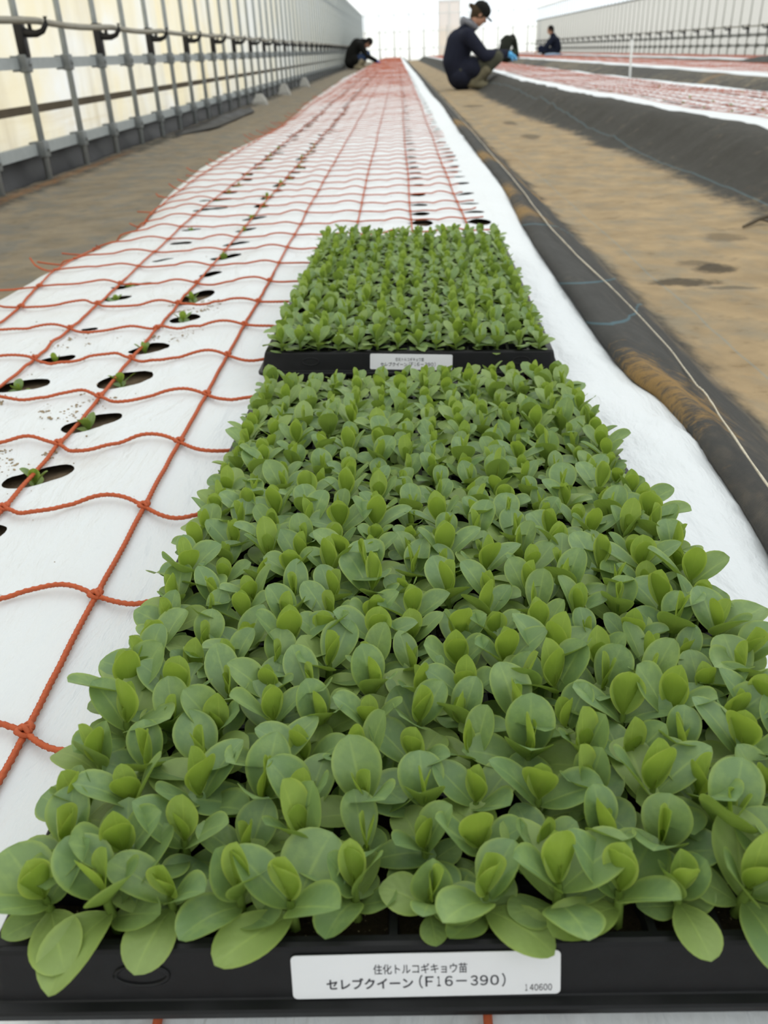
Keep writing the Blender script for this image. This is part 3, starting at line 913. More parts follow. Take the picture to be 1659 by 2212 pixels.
# ------------------------------------------------------------------ seedling trays
def make_tray(P, label, words):
    root = thing('seedling_tray', label, 'tray')
    root.matrix_world = P.m @ Matrix.Translation((0, 0, -TRAY_H))
    Z = TRAY_H                          # children are written with the rim at z = 0, shifted up by Z
    m = MB()
    nx, ny = 14, 29
    op = .0178
    ox, oy = -nx * CELL / 2, -ny * CELL / 2
    xs, ys = [-TRAY_W / 2 + .006], [-TRAY_L / 2 + .006]
    for i in range(nx): c = ox + CELL * (i + .5); xs += [c - op / 2, c + op / 2]
    for j in range(ny): c = oy + CELL * (j + .5); ys += [c - op / 2, c + op / 2]
    if ys[1] < ys[0] + .001: ys[0] = ys[1] - .002
    xs.append(-xs[0]); ys.append(-ys[0])
    idx = {}
    def vid(x, y, z):
        k = (round(x, 6), round(y, 6), round(z, 6))
        if k not in idx: idx[k] = len(m.v); m.v.append((x, y, z + Z))
        return idx[k]
    for j in range(len(ys) - 1):
        for i in range(len(xs) - 1):
            if i % 2 == 1 and j % 2 == 1:
                x0, x1, y0, y1 = xs[i], xs[i + 1], ys[j], ys[j + 1]
                d = .0035
                top = [vid(x0, y0, 0), vid(x1, y0, 0), vid(x1, y1, 0), vid(x0, y1, 0)]
                bot = [vid(x0 + d, y0 + d, -.040), vid(x1 - d, y0 + d, -.040), vid(x1 - d, y1 - d, -.040), vid(x0 + d, y1 - d, -.040)]
                for q in range(4): m.f.append((top[q], bot[q], bot[(q + 1) % 4], top[(q + 1) % 4]))
                m.f.append((bot[0], bot[1], bot[2], bot[3]))
            else:
                m.f.append((vid(xs[i], ys[j], 0), vid(xs[i + 1], ys[j], 0), vid(xs[i + 1], ys[j + 1], 0), vid(xs[i], ys[j + 1], 0)))
    # skirt: rings going down and out, with rounded corners
    def ring(dx, dy, z, r, n=5):
        hx, hy = abs(xs[0]) + dx, abs(ys[0]) + dy
        pts = []
        for cxs, cys, a0 in ((1, 1, 0), (-1, 1, PI / 2), (-1, -1, PI), (1, -1, 1.5 * PI)):
            for q in range(n + 1):
                a = a0 + PI / 2 * q / n
                pts.append((cxs * (hx - r) + r * math.cos(a), cys * (hy - r) + r * math.sin(a), z + Z))
        return pts
    rings = [ring(-.0005, -.0005, 0, .003), ring(.0012, .0012, -.0008, .004), ring(.0018, .0018, -.0022, .004), ring(.0055, .0055, -.0185, .006), ring(.0059, .0059, -.0191, .006), ring(.0088, .0088, -.0196, .009), ring(.0094, .0094, -.0205, .009),
             ring(.0094, .0094, -.0226, .009), ring(.0080, .0080, -.0226, .008), ring(.0076, .0076, -.0206, .008), ring(.0040, .0040, -.0200, .005)]
    N = len(rings[0]); b = len(m.v)
    for r in rings: m.v += r
    for i in range(len(rings) - 1):
        for k in range(N):
            a, c = b + i * N + k, b + i * N + (k + 1) % N
            m.f.append((a, a + N, c + N, c))
    body = mesh_obj('tray_body', m.v, m.f, M['tray'], root, smooth=False)
    # moulded oval slots on the end walls
    for xx in (-.10, .115):
        e = MB()
        zz = lambda a: -.0098 + .0036 * math.sin(a)
        lp = [(xx + .0085 * math.cos(a), -(abs(ys[0]) + .0018 + .0037 * (-zz(a) - .0022) / .0163), Z + zz(a)) for a in [2 * PI * q / 28 for q in range(29)]]
        e.tube(lp, .0008, 6, cap=False)
        e.build('moulded_slot', M['tray'], root)
    # potting mix in the cells
    g = []
    gx, gy = 70, 140
    for j in range(gy):
        for i in range(gx):
            x = ox + nx * CELL * i / (gx - 1); y = oy + ny * CELL * j / (gy - 1)
            x = max(xs[1] + .002, min(-xs[1] - .002, x)); y = max(ys[1] + .002, min(-ys[1] - .002, y))
            g.append((x, y, Z - .0060 + .0022 * nz(x * 260, y * 260, words == 'near') + .001 * nz(x * 600, y * 600)))
    mesh_obj('potting_mix', g, grid_faces(gx, gy), M['mix'], root)
    # label sticker on the front wall
    sw, sh = .0840, .0158
    ux = Vector((1, 0, 0)); vv = Vector((0, .0037, .0163)).normalized(); nn = Vector((0, -.0163, .0037)).normalized()
    yw = -(abs(ys[0]) + .0018); c0 = Vector((-.0105 if words == 'near' else .003, yw - .0037 * .0083 / .0163, Z - .0022 - .0083)) + nn * .0005
    s = MB(); r = .0016; prof = []
    for cxs, cys, a0 in ((1, 1, 0), (-1, 1, PI / 2), (-1, -1, PI), (1, -1, 1.5 * PI)):
        for q in range(5):
            a = a0 + PI / 2 * q / 4
            prof.append((cxs * (sw / 2 - r) + r * math.cos(a), cys * (sh / 2 - r) + r * math.sin(a)))
    n = len(prof); tilt = .010 if words == 'near' else -.02
    prof = [(p[0] - p[1] * tilt, p[1] + p[0] * tilt) for p in prof]
    for d in (0, .0003): s.v += [tuple(c0 + ux * p[0] + vv * p[1] + nn * d) for p in prof]
    s.f.append(tuple(n + k for k in range(n)))
    s.f += [(k, (k + 1) % n, n + (k + 1) % n, n + k) for k in range(n)]
    st = s.build('label_sticker', M['label'], root, smooth=False)
    st['label'] = 'white printed label sticker'
    lv, lf = [], []
    line = [('住化トルコギキョウ苗', .0037, 0.006, -.0163, .0130, .0025), ('セレブクイーン', .0041, .022, -.0312, -.0040, -.0026)]
    for ch, a, b, hh in (('（', 775, 797, .0050), ('Ｆ', 812, 860, .0037), ('１', 880, 901, .0037), ('６', 926, 972, .0037), ('－', 992, 1054, .0005), ('３', 1076, 1119, .0037), ('９', 1131, 1178, .0037), ('０', 1191, 1241, .0037), ('）', 1258, 1280, .0050)):
        line.append((ch, hh, .012, (a - 815) / 1570 * sw, (b - 815) / 1570 * sw, -.0023))
    for q, ch in enumerate('１４０６００'):
        line.append((ch, .0024, .006, .0310 + .00143 * q, .0310 + .00143 * q + (.0007 if ch == '１' else .00118), -.0053))
    for body_, hh, off, x0, x1, yc in line:
        cu = bpy.data.curves.new('lettering', 'FONT'); cu.body = body_; cu.size = 1; cu.offset = off; cu.resolution_u = 4
        ob = bpy.data.objects.new('lettering', cu); C.objects.link(ob)
        bpy.context.view_layer.update()
        me = bpy.data.meshes.new_from_object(ob.evaluated_get(bpy.context.evaluated_depsgraph_get()))
        co = np.array([v.co[:] for v in me.vertices])
        mn, mx = co.min(0), co.max(0)
        k = (x1 - x0) / (mx[0] - mn[0])
        ky = hh / (mx[1] - mn[1])
        b0 = len(lv)
        for q in co:
            px = x0 + (q[0] - mn[0]) * k; py = yc + (q[1] - (mn[1] + mx[1]) / 2) * ky
            px, py = px - py * tilt, py + px * tilt
            lv.append(tuple(c0 + ux * px + vv * py + nn * .00042))
        lf += [tuple(b0 + i for i in p.vertices) for p in me.polygons]
        C.objects.unlink(ob); bpy.data.objects.remove(ob); bpy.data.curves.remove(cu)
    lo = mesh_obj('lettering', lv, lf, M['ink'], st, smooth=False)
    return root
make_tray(NEAR, 'black plastic cell tray of seedlings with white label, nearest the camera', 'near')
make_tray(FAR, 'black plastic cell tray of seedlings standing behind the larger near tray', 'far')

# ------------------------------------------------------------------ seedlings
def leaf_mesh(rg, L, Wd, elev, bend, az, base, cup, nu, nv, fold=0.0):
    """one leaf blade; returns verts, faces, uvs"""
    V, U = [], []
    ts = [.45 * (j / nv) + .55 * (1 - math.cos(PI * j / nv)) / 2 for j in range(nv + 1)]
    ca, sa = math.cos(az), math.sin(az)
    wob = rg.uniform(0, 6.28); wa = rg.uniform(.02, .10); tw = rg.uniform(-.25, .25); pw = rg.uniform(.52, .76); tb = rg.uniform(.78, 1.05)
    pk = (tb / (tb + pw)); nrm = pk ** tb * (1 - pk) ** pw
    r = 0.0; z = 0.0
    asy = rg.uniform(-.06, .06)
    for j in range(nv + 1):
        t = ts[j]
        e = elev - bend * t * t - .10 * math.sin(PI * t) * bend
        if j: ds = L * (t - ts[j - 1]); r += ds * math.cos(e); z += ds * math.sin(e)
        w = max((t ** tb) * ((1 - t) ** pw) / nrm, .10 * (1 - t) if t < .5 else 0)
        if j == nv: w = .02
        w *= Wd / 2
        c = cup * (1 - .3 * t); tws = tw * t
        for i in range(nu + 1):
            u = i / nu; s = (u - .5) * 2
            a = abs(s) * w
            lift = c * a * abs(s) + fold * a + wa * a * math.sin(wob + 7 * t + (1 if s > 0 else 3)) * .5
            side = s * w * (1 + asy * s)
            # local frame: along radial/up, side is tangential, normal is perpendicular to blade
            nr, nzv = -math.sin(e), math.cos(e)
            sd = side * math.cos(tws); lift2 = lift + side * math.sin(tws)
            rr = r + nr * lift2; zz = z + nzv * lift2
            V.append((base[0] + ca * rr - sa * sd, base[1] + sa * rr + ca * sd, base[2] + zz))
            U.append((u, t))
    F = [((j + 1) * (nu + 1) + i, (j + 1) * (nu + 1) + i + 1, j * (nu + 1) + i + 1, j * (nu + 1) + i) for j in range(nv) for i in range(nu)]
    return V, F, U
class Bunch:
    def __init__(s): s.v = []; s.f = []; s.u = []; s.mi = []
    def add(s, V, F, U, mi=0):
        b = len(s.v); s.v += V; s.u += U; s.f += [tuple(i + b for i in f) for f in F]; s.mi += [mi] * len(F)
    def mesh(s, name, mats):
        me = bpy.data.meshes.new(name); me.from_pydata(s.v, [], s.f)
        for m in mats: me.materials.append(m)
        me.polygons.foreach_set('material_index', np.array(s.mi, np.int32))
        me.polygons.foreach_set('use_smooth', [True] * len(s.f))
        uvl = me.uv_layers.new(name='leaf')
        li = np.empty(len(me.loops), np.int32); me.loops.foreach_get('vertex_index', li)
        uvl.data.foreach_set('uv', np.array(s.u, np.float32)[li].ravel()); me.update()
        return me
def plant(rg, q=1.0, size=1.0, edge=False):
    """(mature leaves with stem, young leaves) of one seedling"""
    A, B = Bunch(), Bunch()
    nu, nv = (8, 13) if q > .7 else (4, 7)
    U = rg.uniform; d = math.radians
    a = U(0, 6.28); S_ = size * U(.88, 1.12)
    st = MB(); st.tube([(0, 0, -.003), (0, 0, .005), (0, 0, .012 * S_)], [.0016, .0015, .0011], 6, cap=False)
    A.add(st.v, st.f, [(.5, .2)] * len(st.v))
    for k in range(2):
        az = a + PI / 2 + PI * k + U(-.3, .3)
        if U(0, 1) < (.97 if edge else .85): A.add(*leaf_mesh(rg, U(.014, .019) * S_, U(.010, .014) * S_, d(U(18, 32) if edge else U(8, 28)), d(U(0, 18) if edge else U(0, 35)), az, (0, 0, .003 if edge else .0015), U(-.1, .25), nu, nv))
    for k in range(2):
        az = a + PI * k + U(-.25, .25)
        A.add(*leaf_mesh(rg, U(.020, .0265) * S_, U(.0145, .0185) * S_, d(U(16, 40)), d(U(15, 60) if edge else U(5, 50)), az, (0, 0, .005 if edge else .004), U(.0, .45), nu, nv))
    up = U(0, 1)
    for k in range(2):
        az = a + PI / 2 + PI * k + U(-.25, .25)
        e = U(38, 62) if up < .7 else U(60, 80)
        A.add(*leaf_mesh(rg, U(.018, .026) * S_, U(.0125, .0175) * S_, d(e), d(U(0, 40)), az, (0, 0, .008 * S_), U(.1, .5), nu, nv))
    for k in range(2):
        az = a + PI * k + U(-.2, .2)
        sc = U(.8, 1.15) * S_
        B.add(*leaf_mesh(rg, U(.0145, .0205) * sc, U(.0080, .0122) * sc, d(U(73, 88)), d(U(-14, 8)), az, (0, 0, .011 * S_), U(.25, .6), nu, nv))
    if U(0, 1) < .6:
        for k in range(2):
            az = a + PI / 2 + PI * k
            B.add(*leaf_mesh(rg, .006 * S_, .0025 * S_, d(84), 0, az, (0, 0, .0125 * S_), .5, 4, 6))
    return A, B
NV = 22
variants = []
for i in range(NV):
    A, B = plant(random.Random(100 + i))
    variants.append((A.mesh('leaves', [M['leaf']]), B.mesh('young_leaves', [M['young']])))
edge_variants = []
for i in range(10):
    A, B = plant(random.Random(300 + i), edge=True)
    edge_variants.append((A.mesh('leaves', [M['leaf']]), B.mesh('young_leaves', [M['young']])))
def cell_pos(P, i, j):
    x = -14 * CELL / 2 + CELL * (i + .5); y = -29 * CELL / 2 + CELL * (j + .5)
    return P.m @ Vector((x + rnd.uniform(-.0022, .0022), y + rnd.uniform(-.0022, .0022), -.0035))
ROWS_IND = 21
low = [plant(random.Random(500 + i), .5) for i in range(12)]
stuff = Bunch()
def stuff_plant(p, size=1.0):
    A, B = low[rnd.randrange(12)]
    a = rnd.uniform(0, 6.28); s = size * rnd.uniform(.8, 1.1); c, si = math.cos(a) * s, math.sin(a) * s
    for Q, mi in ((A, 0), (B, 1)):
        V = [(p.x + x * c - y * si, p.y + x * si + y * c, p.z + z * s) for x, y, z in Q.v]
        stuff.add(V, Q.f, Q.u, mi)
for j in range(29):
    for i in range(14):
        p = cell_pos(NEAR, i, j)
        back = sst(20, 28, j)
        if j < ROWS_IND:
            if rnd.random() < .012 and j > 2: continue
            va = edge_variants[rnd.randrange(10)] if (j == 0 or i in (0, 13)) else variants[rnd.randrange(NV)]
            rowt = 'front row' if j == 0 else ordw(j + 1) + ' row back'
            colt = ('leftmost cell' if i == 0 else ordw(i + 1) + ' cell from the left') if i < 7 else ('rightmost cell' if i == 13 else ordw(14 - i) + ' cell from the right')
            r = thing('seedling', 'green oval-leaved seedling in the near tray, %s, %s' % (rowt, colt), 'seedling', p, 'seedlings in the near tray')
            r.rotation_euler = (-.057 + rnd.uniform(-.1, .1), rnd.uniform(-.1, .1), rnd.uniform(0, 6.28))
            s = rnd.uniform(.86, 1.13) * (1.06 - .16 * sst(4, 21, j)); r.scale = (s, s, s)
            for nm, me in zip(('leaves', 'young_leaves'), va):
                q = bpy.data.objects.new(nm, me); C.objects.link(q); q.parent = r
        else: stuff_plant(p, .95 - .08 * back)
for j in range(29):
    for i in range(14):
        stuff_plant(cell_pos(FAR, i, j), .92 if j < 4 else .86)
so = bpy.data.objects.new('seedling_foliage', stuff.mesh('seedling_foliage', [M['leaf'], M['young']])); C.objects.link(so)
tag(so, 'dense green seedlings filling the far tray and the back rows of near tray', 'seedlings', kind='stuff')

# transplanted seedlings in the film holes
cnt = {}
for x, y, sz, row, idx in planted:
    va = variants[rnd.randrange(NV)]
    z = max(Z_FL, soil_z(x, y)) - .004
    r = thing('transplanted_seedling', 'small green seedling planted in a film hole, %s from camera in %s left row' % (ordw(idx), row), 'seedling', (x, y, z), 'seedlings planted through the film')
    r.rotation_euler = (rnd.uniform(-.15, .15), rnd.uniform(-.15, .15), rnd.uniform(0, 6.28))
    s = sz * rnd.uniform(.74, .92) ; r.scale = (s, s, s)
    for nm, me in zip(('leaves', 'young_leaves'), va):
        q = bpy.data.objects.new(nm, me); C.objects.link(q); q.parent = r

rb = random.Random(12); kk = {}
for y in np.arange(3.3, 7.2, .3639):
    for row, f in (('first', .22), ('second', .36), ('third', .62), ('fourth', .76)):
        if rb.random() < .3: continue
        kk[row] = kk.get(row, 0) + 1
        yy = y + rb.uniform(-.05, .05); a, b = B2L(yy), B2R(yy)
        r = thing('transplanted_seedling', 'dark seedling planted on the second bed, %s from camera in its %s row' % (ordw(kk[row]), row), 'seedling', (a + (b - a) * f, yy, -.012), 'seedlings planted on the second bed')
        va = variants[rb.randrange(NV)]; q_ = rb.uniform(.55, .85); r.scale = (q_, q_, q_); r.rotation_euler = (0, 0, rb.uniform(0, 6))
        for nm, me in zip(('leaves', 'young_leaves'), va):
            q = bpy.data.objects.new(nm, me); C.objects.link(q); q.parent = r

# soil crumbs spilt on the film
m = MB(); rg = random.Random(3)
def crumb(x, y, r):
    if any((x - hx) ** 2 + (y - hy) ** 2 < .0007 for hx, hy in HOLE_C): return
    q = Matrix.Rotation(rg.uniform(0, 6), 3, 'Z') @ Matrix.Rotation(rg.uniform(-.4, .4), 3, 'X')
    b = len(m.v)
    m.ball((0, 0, 0), r, 6, 4, (rg.uniform(.7, 1.5), rg.uniform(.6, 1.1), rg.uniform(.35, .7)), q)
    z = film_z(x, y) + r * .3
    m.v[b:] = [(x + v[0] + rg.uniform(-.25, .25) * r, y + v[1] + rg.uniform(-.25, .25) * r, z + v[2]) for v in m.v[b:]]
for k in range(420):
    row = rg.choice((-.335, -.33, -.44, -.44))
    y = .45 + 2.0 * rg.random() ** 1.5
    x = row + rg.gauss(0, .035)
    if rg.random() < .14: x = rg.uniform(-.5, .0)
    if x > -.15 and y < 1.5: continue
    crumb(x, y, .0003 + .0008 * rg.random() ** 3)
for cx, cy, n, sp in ((-.340, .672, 26, .020), (-.345, .79, 20, .020), (-.29, 1.17, 26, .018), (-.29, 1.03, 18, .014), (-.43, .80, 10, .02), (-.41, 1.0, 8, .02)):
    for k in range(n):
        gx, gy = cx + rg.gauss(0, sp), cy + rg.gauss(0, sp * 1.2)
        for q in range(rg.randrange(2, 12)):
            crumb(gx + rg.gauss(0, .0035), gy + rg.gauss(0, .003), .0004 + .0013 * rg.random() ** 2)
tag(m.build('soil_crumbs', M['crumb']), 'brown soil crumbs spilt around the left planting holes', 'soil', kind='stuff')

# ------------------------------------------------------------------ small things
m = MB(); m.tube([(2.205, 8.95, -.005), (2.200, 8.95, .12), (2.192, 8.95, .315)], .010, 8)
tag(m.build('marker_stick', M['white']), 'thin white upright marker stick at the edge of the second bed', 'stick')
for k, (x, y, h) in enumerate(((-.45, 39, 1.15), (.15, 39, 1.15), (1.55, 40, 1.15), (2.0, 38, 1.1), (5.65, 40, 1.3), (6.1, 41, 1.2))):
    m = MB(); m.tube([(x, y, -.02), (x, y, h)], .014, 6)
    tag(m.build('support_stake', M['steel']), 'thin grey stake upright in front of the end wall, %s from the left' % ordw(k + 1), 'stake', 'thin stakes by the end wall')
for k, (x, y, h) in enumerate(((-1.46, 9.8, .10), (-1.45, 11.9, .13), (-1.45, 14.6, .13))):
    m = MB()
    vs = []
    for z, hw in ((-.15, .075), (-.115, .07), (h - .15, .03), (h - .145, .025)):
        vs += [(x + a * hw, y + b * hw * 1.2, z) for a, b in ((-1, -1), (1, -1), (1, 1), (-1, 1))]
    fs = [(4 * i + q, 4 * i + (q + 1) % 4, 4 * i + 4 + (q + 1) % 4, 4 * i + 4 + q) for i in range(3) for q in range(4)] + [(12, 13, 14, 15), (3, 2, 1, 0)]
    m.add(vs, fs)
    tag(m.build('concrete_footing', M['concrete'], smooth=False), 'pale tapered concrete block at the foot of the left wall, %s from the camera' % ordw(k + 1), 'block', 'concrete blocks along the left wall')
ys = np.linspace(5.9, 9.2, 90); V = []
for y in ys:
    e = sst(5.9, 6.8, y) * sst(9.2, 8.4, y)
    for k in range(12):
        s = k / 11; x = -1.54 + (.08 + .14 * e) * s
        V.append((x, y, -.135 + (.022 * e * math.sin(PI * s) * (.6 + .8 * nz(y * 1.3, s * 2, 4)) + .02 * nz(x * 9, y * 4, 2)) * math.sin(PI * min(1, s + .05))))
tag(mesh_obj('plastic_sheet', V, grid_faces(12, 90), M['blackfilm']), 'crumpled black plastic sheet along the foot of left wall', 'plastic sheet')
# twig and dark heap
def gz(x, y): return walk_z(x, y, 0)
tw = [(.925, 2.36, .006), (.955, 2.385, .009), (.985, 2.41, .014), (1.02, 2.44, .018), (1.08, 2.47, .012)]
m = MB(); m.tube([(x, y, gz(x, y) + h) for x, y, h in tw], [.003, .005, .0055, .005, .004], 6)
m.tube([(.985, 2.41, gz(.985, 2.41) + .014), (1.01, 2.385, gz(1.01, 2.385) + .009)], .0025, 5)
tag(m.build('twig', M['rail']), 'small brown twig lying on the walkway cloth at right', 'twig')
V = []; nx_, ny_ = 16, 36
for j in range(ny_):
    for i in range(nx_):
        s, q = i / (nx_ - 1), j / (ny_ - 1)
        x = 4.70 + .58 * s; y = 9.8 + 3.8 * q
        V.append((x, y, -.145 + (.145 + .095 * math.sin(PI * q) ** .6 + .02 * nz(x * 5, y * 3)) * math.sin(PI * min(1, s * 1.02)) ** .5))
o = mesh_obj('cloth_heap', V, grid_faces(nx_, ny_), M['walk_far'])
float_attr(o, 'dirt', [.1] * len(V)); float_attr(o, 'rust', [0] * len(V))
tag(o, 'dark mound of bunched cloth at the far right between beds', 'cloth')
m = MB(); m.ball((4.45, 27.5, .03), .16, 12, 8, (1.3, .8, .28)); m.ball((4.62, 27.45, .03), .12, 12, 8, (1.2, .8, .25))
tag(m.build('folded_sheet', simple('blue_grey_sheet', (0.25, 0.32, 0.42, 1), 0.7, 0.2, 0.1, 20)), 'small blue grey bundle lying on the far bed near the right wall', 'bundle')

# ------------------------------------------------------------------ people
def capsule(m, a, b, ra, rb, n=14, seg=6):
    a, b = Vector(a), Vector(b); d = b - a; L = max(d.length, 1e-6); q = d.to_track_quat('Z', 'Y')
    vs, fs = [], []
    rings = []
    for i in range(seg + 1):
        th = PI / 2 * i / seg; rings.append((-ra * math.cos(th), ra * math.sin(th)))
    for i in range(seg + 1):
        th = PI / 2 * i / seg; rings.append((L + rb * math.sin(th), rb * math.cos(th)))
    for z, r in rings:
        for k in range(n):
            t = 2 * PI * k / n; vs.append(a + q @ Vector((max(r, 1e-4) * math.cos(t), max(r, 1e-4) * math.sin(t), z)))
    for i in range(len(rings) - 1):
        for k in range(n):
            p, o_ = i * n + k, i * n + (k + 1) % n
            fs.append((p, o_, o_ + n, p + n))
    fs.append(tuple(range(n - 1, -1, -1))); fs.append(tuple((len(rings) - 1) * n + k for k in range(n)))
    m.add(vs, fs)
def fuse(name, m, mat, parent, voxel, smooth_it=6, mats=None, fmat=None):
    """fuse overlapping solids into one continuous skin"""
    o = mesh_obj(name, m.v, m.f, mat, None)
    md = o.modifiers.new('r', 'REMESH'); md.mode = 'VOXEL'; md.voxel_size = voxel; md.use_smooth_shade = True
    sm = o.modifiers.new('s', 'SMOOTH'); sm.iterations = smooth_it; sm.factor = .5
    bpy.context.view_layer.update()
    me = bpy.data.meshes.new_from_object(o.evaluated_get(bpy.context.evaluated_depsgraph_get()))
    o.modifiers.clear(); old = o.data; o.data = me; me.name = name
    me.materials.clear(); me.materials.append(mat)
    me.polygons.foreach_set('use_smooth', [True] * len(me.polygons))
    bpy.data.meshes.remove(old)
    if parent: o.parent = parent
    return o
SKIN = simple('skin', (0.42, 0.22, 0.14, 1), 0.55, 0.35, 0.05, 30)
def cloth(name, c): return simple(name, c, 0.85, 0.15, 0.18, 25, bump=0.25)
def person(loc, J, rz, label, cols, extra):
    """J: joint dict in local metres (x forward, y to the figure's left, z up)"""
    vx = extra.get('voxel', .010)
    V3 = lambda k: Vector(J[k])
    hd = V3('head'); face = Vector(J['face']).normalized(); upv = Vector(J['crown']).normalized()
    sidev = upv.cross(face).normalized(); face = sidev.cross(upv).normalized()
    rot = Matrix((face, sidev, upv)).transposed()
    def H(x, y, z): return hd + rot @ Vector((x, y, z))
    m = MB()
    # head with jaw, brow, nose, lips, ears
    m.ball(H(-.008, 0, .025), .088, 18, 14, (1.06, .86, 1.08), rot)
    m.ball(H(.022, 0, -.045), .066, 16, 12, (1.0, .88, 1.15), rot)
    m.ball(H(.055, 0, -.088), .030, 12, 8, (1, 1.1, .8), rot)
    capsule(m, H(.080, 0, .012), H(.100, 0, -.022), .009, .015)
    for s in (-1, 1):
        m.ball(H(.0, s * .078, -.008), .026, 10, 8, (.6, .35, 1.1), rot)
        m.ball(H(.076, s * .032, .030), .014, 10, 8, (.6, 1.5, .5), rot)
        m.ball(H(.070, s * .035, -.018), .020, 10, 8, (.7, 1, .8), rot)
    m.ball(H(.080, 0, -.055), .014, 10, 8, (.6, 1.5, .45), rot)
    m.ball(H(.078, 0, -.066), .013, 10, 8, (.6, 1.3, .45), rot)
    capsule(m, V3('neck'), H(-.01, 0, -.05), .058, .052)
    # trunk
    capsule(m, V3('pelvis'), V3('waist'), .125, .115); capsule(m, V3('waist'), V3('chest'), .115, .125); capsule(m, V3('chest'), V3('neck'), .115, .06)
    for s in 'lr':
        capsule(m, V3('chest'), V3('sh_' + s), .09, .055)
        capsule(m, V3('sh_' + s), V3('el_' + s), .052, .042); capsule(m, V3('el_' + s), V3('wr_' + s), .042, .028)
        capsule(m, V3('pelvis'), V3('hip_' + s), .11, .085)
        capsule(m, V3('hip_' + s), V3('kn_' + s), .082, .058); capsule(m, V3('kn_' + s), V3('an_' + s), .055, .040)
        capsule(m, V3('an_' + s), V3('toe_' + s), .040, .030)
    hands = {}
    for s in 'lr':
        w = V3('wr_' + s); e = V3('el_' + s); f = Vector(J.get('hand_' + s, (w - e).normalized())).normalized()
        up = Vector((0, 0, 1)); sd = f.cross(up).normalized(); up = sd.cross(f).normalized()
        def hand(mm, g=0.0, w=w, f=f, sd=sd, up=up, s=s):
            capsule(mm, w, w + f * .05, .026 + g, .030 + g)
            for k, (o_, L) in enumerate(((-.030, .070), (-.010, .080), (.010, .076), (.029, .060))):
                b = w + f * .075 + sd * o_
                k1 = b + f * L * .5 - up * .010; k2 = k1 + (f * .6 - up * .8).normalized() * L * .5
                capsule(mm, w + f * .02 + sd * o_ * .7, b, .012 + g, .0105 + g, 8, 3); capsule(mm, b, k1, .0105 + g, .009 + g, 8, 3); capsule(mm, k1, k2, .009 + g, .008 + g, 8, 3)
            sg = 1 if s == 'r' else -1
            tb = w + f * .02 + sd * (-.028) * sg; tm = tb + (f * .6 - sd * .7 * sg).normalized() * .035
            capsule(mm, tb, tm, .013 + g, .011 + g, 8, 3); capsule(mm, tm, tm + (f * .9 - up * .3).normalized() * .03, .011 + g, .009 + g, 8, 3)
        hands[s] = hand
        hand(m)
    body = fuse('person', m, SKIN, None, vx * .8, 3)
    tag(body, label, 'person')
    # clothing
    g = MB()
    J2 = lambda k: V3(k)
    capsule(g, J2('pelvis') + Vector((0, 0, .0)), J2('waist'), .165, .160, 18); capsule(g, J2('waist'), J2('chest'), .160, .165, 18); capsule(g, J2('chest'), J2('neck'), .150, .085, 18)
    for s in 'lr':
        capsule(g, J2('chest'), J2('sh_' + s), .125, .085); capsule(g, J2('sh_' + s), J2('el_' + s), .083, .068); capsule(g, J2('el_' + s), J2('wr_' + s), .068, .048)
        g.ball(J2('pelvis') + Vector((.02, 0, -.03)), .172, 16, 12, (1, 1.25, .88)) if s == 'l' else None
        capsule(g, J2('pelvis'), J2('hip_' + s) + (J2('kn_' + s) - J2('hip_' + s)) * .30, .168, .132)
    jk = fuse('jacket', g, cols['jacket'], body, vx, 5)
    g = MB()
    for s in 'lr':
        capsule(g, J2('pelvis'), J2('hip_' + s), .125, .104); capsule(g, J2('hip_' + s), J2('kn_' + s), .102, .080); capsule(g, J2('kn_' + s), J2('an_' + s), .080, .055)
    fuse('trousers', g, cols['trousers'], body, vx, 5)
    for s in 'lr':
        g = MB(); an, kn, toe = J2('an_' + s), J2('kn_' + s), J2('toe_' + s)
        capsule(g, an + (kn - an) * extra.get('boot', .55), an, .082, .060); capsule(g, an, toe, .060, .045)
        heel = an - (toe - an).normalized() * .03 + Vector((0, 0, -.02)); capsule(g, heel, an, .045, .05)
        fuse('boot', g, cols['boot'], body, vx, 4)
    # hair and cap
    g = MB(); g.ball(H(-.022, 0, .030), .098, 18, 14, (1.02, .90, 1.05), rot); capsule(g, H(-.06, 0, -.01), H(-.055, 0, -.055), .06, .045)
    if extra.get('bun'): g.ball(H(-.125, 0, .012), .034, 12, 8, (1.5, .9, .9), rot)
    fuse('hair', g, cols['hair'], body, vx * .8, 3)
    if 'cap' in cols:
        g = MB(); g.ball(H(-.010, 0, .060), .104, 20, 14, (1.08, .93, .82), rot)
        for k in range(9):
            a = -.9 + 1.8 * k / 8
            g.ball(H(.085 + .055 * math.cos(a), .075 * math.sin(a), .036 - .012 * math.cos(a)), .030, 10, 6, (1.2, 1, .28), rot)
        g.ball(H(-.01, 0, .145), .010, 8, 6)
        fuse('cap', g, cols['cap'], body, vx * .7, 3)
    if 'hood' in cols:
        g = MB(); n0 = J2('neck')
        for k in range(14):
            a = 2 * PI * k / 14
            p = n0 + Vector((-.005 + .075 * math.cos(a), .085 * math.sin(a), .03 - .045 * math.cos(a)))
            g.ball(p, .036, 10, 8)
        g.ball(n0 + Vector((-.07, 0, .045)), .055, 12, 10)
        fuse('hood', g, cols['hood'], body, vx, 4)
    if 'glove' in cols:
        for s in extra.get('gloves', 'lr'):
            g = MB(); hands[s](g, .005); capsule(g, J2('wr_' + s), J2('wr_' + s) - (J2('wr_' + s) - J2('el_' + s)).normalized() * .05, .036, .040)
            fuse('glove', g, cols['glove'], body, vx * .6, 2)
    body.location = loc; body.rotation_euler = (0, 0, rz); k = extra.get('scale', 1.0); body.scale = (k, k, k)
    return body
GLOVE = simple('blue_glove', (0.07, 0.38, 0.72, 1), 0.4, 0.4, 0.06, 40)
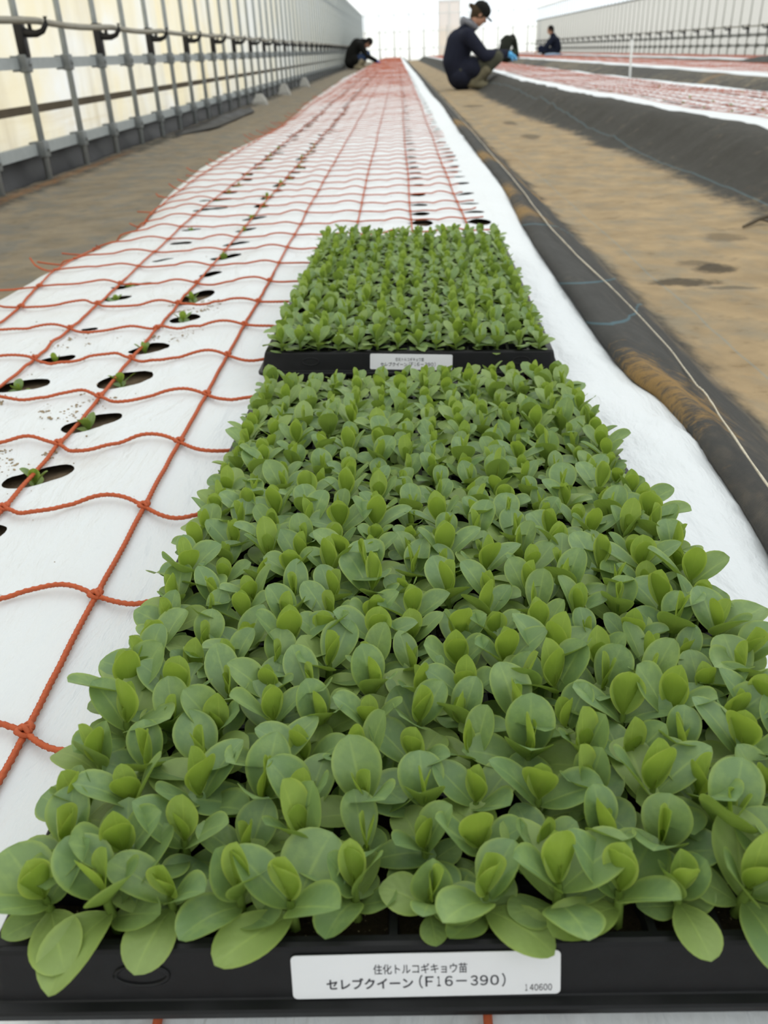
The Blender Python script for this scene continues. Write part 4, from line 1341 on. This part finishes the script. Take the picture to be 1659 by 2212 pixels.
HAIR = cloth('dark_hair', (0.014, 0.011, 0.009, 1))
# local x forward; the woman looks towards +X of the room
squat = dict(pelvis=(-.02, 0, .17), waist=(-.085, 0, .32), chest=(-.035, 0, .50), neck=(.085, 0, .68), head=(.205, 0, .795), face=(.80, 0, -.62), crown=(.62, 0, .80),
             sh_l=(.05, .17, .585), sh_r=(.05, -.17, .585), el_l=(.27, .20, .37), el_r=(.25, -.22, .36), wr_l=(.49, .03, .375), wr_r=(.515, -.10, .375),
             hip_l=(.0, .09, .18), hip_r=(.0, -.09, .18), kn_l=(.42, .17, .36), kn_r=(.40, -.16, .34), an_l=(.20, .15, .075), an_r=(.12, -.13, .075), toe_l=(.37, .18, .035), toe_r=(.29, -.16, .035),
             hand_l=(1, -.1, -.22), hand_r=(1, .05, -.18))
person((.80, 11.6, Z_FL + .012), squat, 0, 'person squatting on the walkway in navy jacket and dark cap, holding out a blue glove',
       dict(jacket=cloth('navy_jacket', (0.016, 0.018, 0.032, 1)), trousers=cloth('khaki_trousers', (0.075, 0.075, 0.052, 1)), boot=cloth('pale_boots', (0.19, 0.17, 0.11, 1)), hair=cloth('brown_hair', (0.06, 0.04, 0.022, 1)),
            cap=cloth('black_cap', (0.012, 0.012, 0.010, 1)), hood=cloth('grey_hood', (0.22, 0.22, 0.24, 1)), glove=GLOVE), dict(voxel=.010, bun=True))
bend = dict(squat)
bend.update(pelvis=(-.02, 0, .20), waist=(.02, 0, .38), chest=(.17, 0, .56), neck=(.34, 0, .63), head=(.46, 0, .60), face=(.45, 0, -.9), crown=(.9, 0, .35),
            sh_l=(.26, .17, .57), sh_r=(.26, -.17, .57), el_l=(.40, .17, .33), el_r=(.40, -.18, .32), wr_l=(.62, .10, .19), wr_r=(.64, -.10, .20), hand_l=(.9, 0, -.4), hand_r=(.9, 0, -.35))
person((-1.30, 27, Z_FL + .012), bend, 0, 'person in black bending forward between the left wall and the near bed',
       dict(jacket=cloth('black_jacket', (0.008, 0.008, 0.007, 1)), trousers=cloth('blue_jeans', (0.03, 0.05, 0.11, 1)), boot=cloth('cream_boots', (0.35, 0.30, 0.20, 1)), hair=HAIR, glove=simple('violet_glove', (0.10, 0.10, 0.32, 1), .5, .3, .1, 30)), dict(voxel=.013, scale=1.1))
stoop = dict(bend)
person((2.98, 26.5, Z_FL + .012), stoop, 1.0, 'person in dark green stooping over a bed in front of the end wall',
       dict(jacket=cloth('dark_green_jacket', (0.018, 0.020, 0.014, 1)), trousers=cloth('dark_trousers', (0.03, 0.045, 0.03, 1)), boot=cloth('dark_boots', (0.02, 0.02, 0.018, 1)), hair=HAIR, cap=cloth('olive_cap', (0.03, 0.03, 0.018, 1))), dict(voxel=.014))
sit = dict(squat)
sit.update(head=(.13, 0, .83), neck=(.05, 0, .69), face=(.95, 0, -.3), crown=(.3, 0, .95), wr_l=(.45, .06, .25), wr_r=(.45, -.06, .25))
person((4.92, 30, Z_FL + .012), sit, PI, 'person in dark navy squatting at the corner by the right wall',
       dict(jacket=cloth('blue_black_jacket', (0.010, 0.013, 0.026, 1)), trousers=cloth('navy_trousers', (0.010, 0.014, 0.035, 1)), boot=cloth('black_boots', (0.015, 0.015, 0.017, 1)), hair=HAIR), dict(voxel=.014))
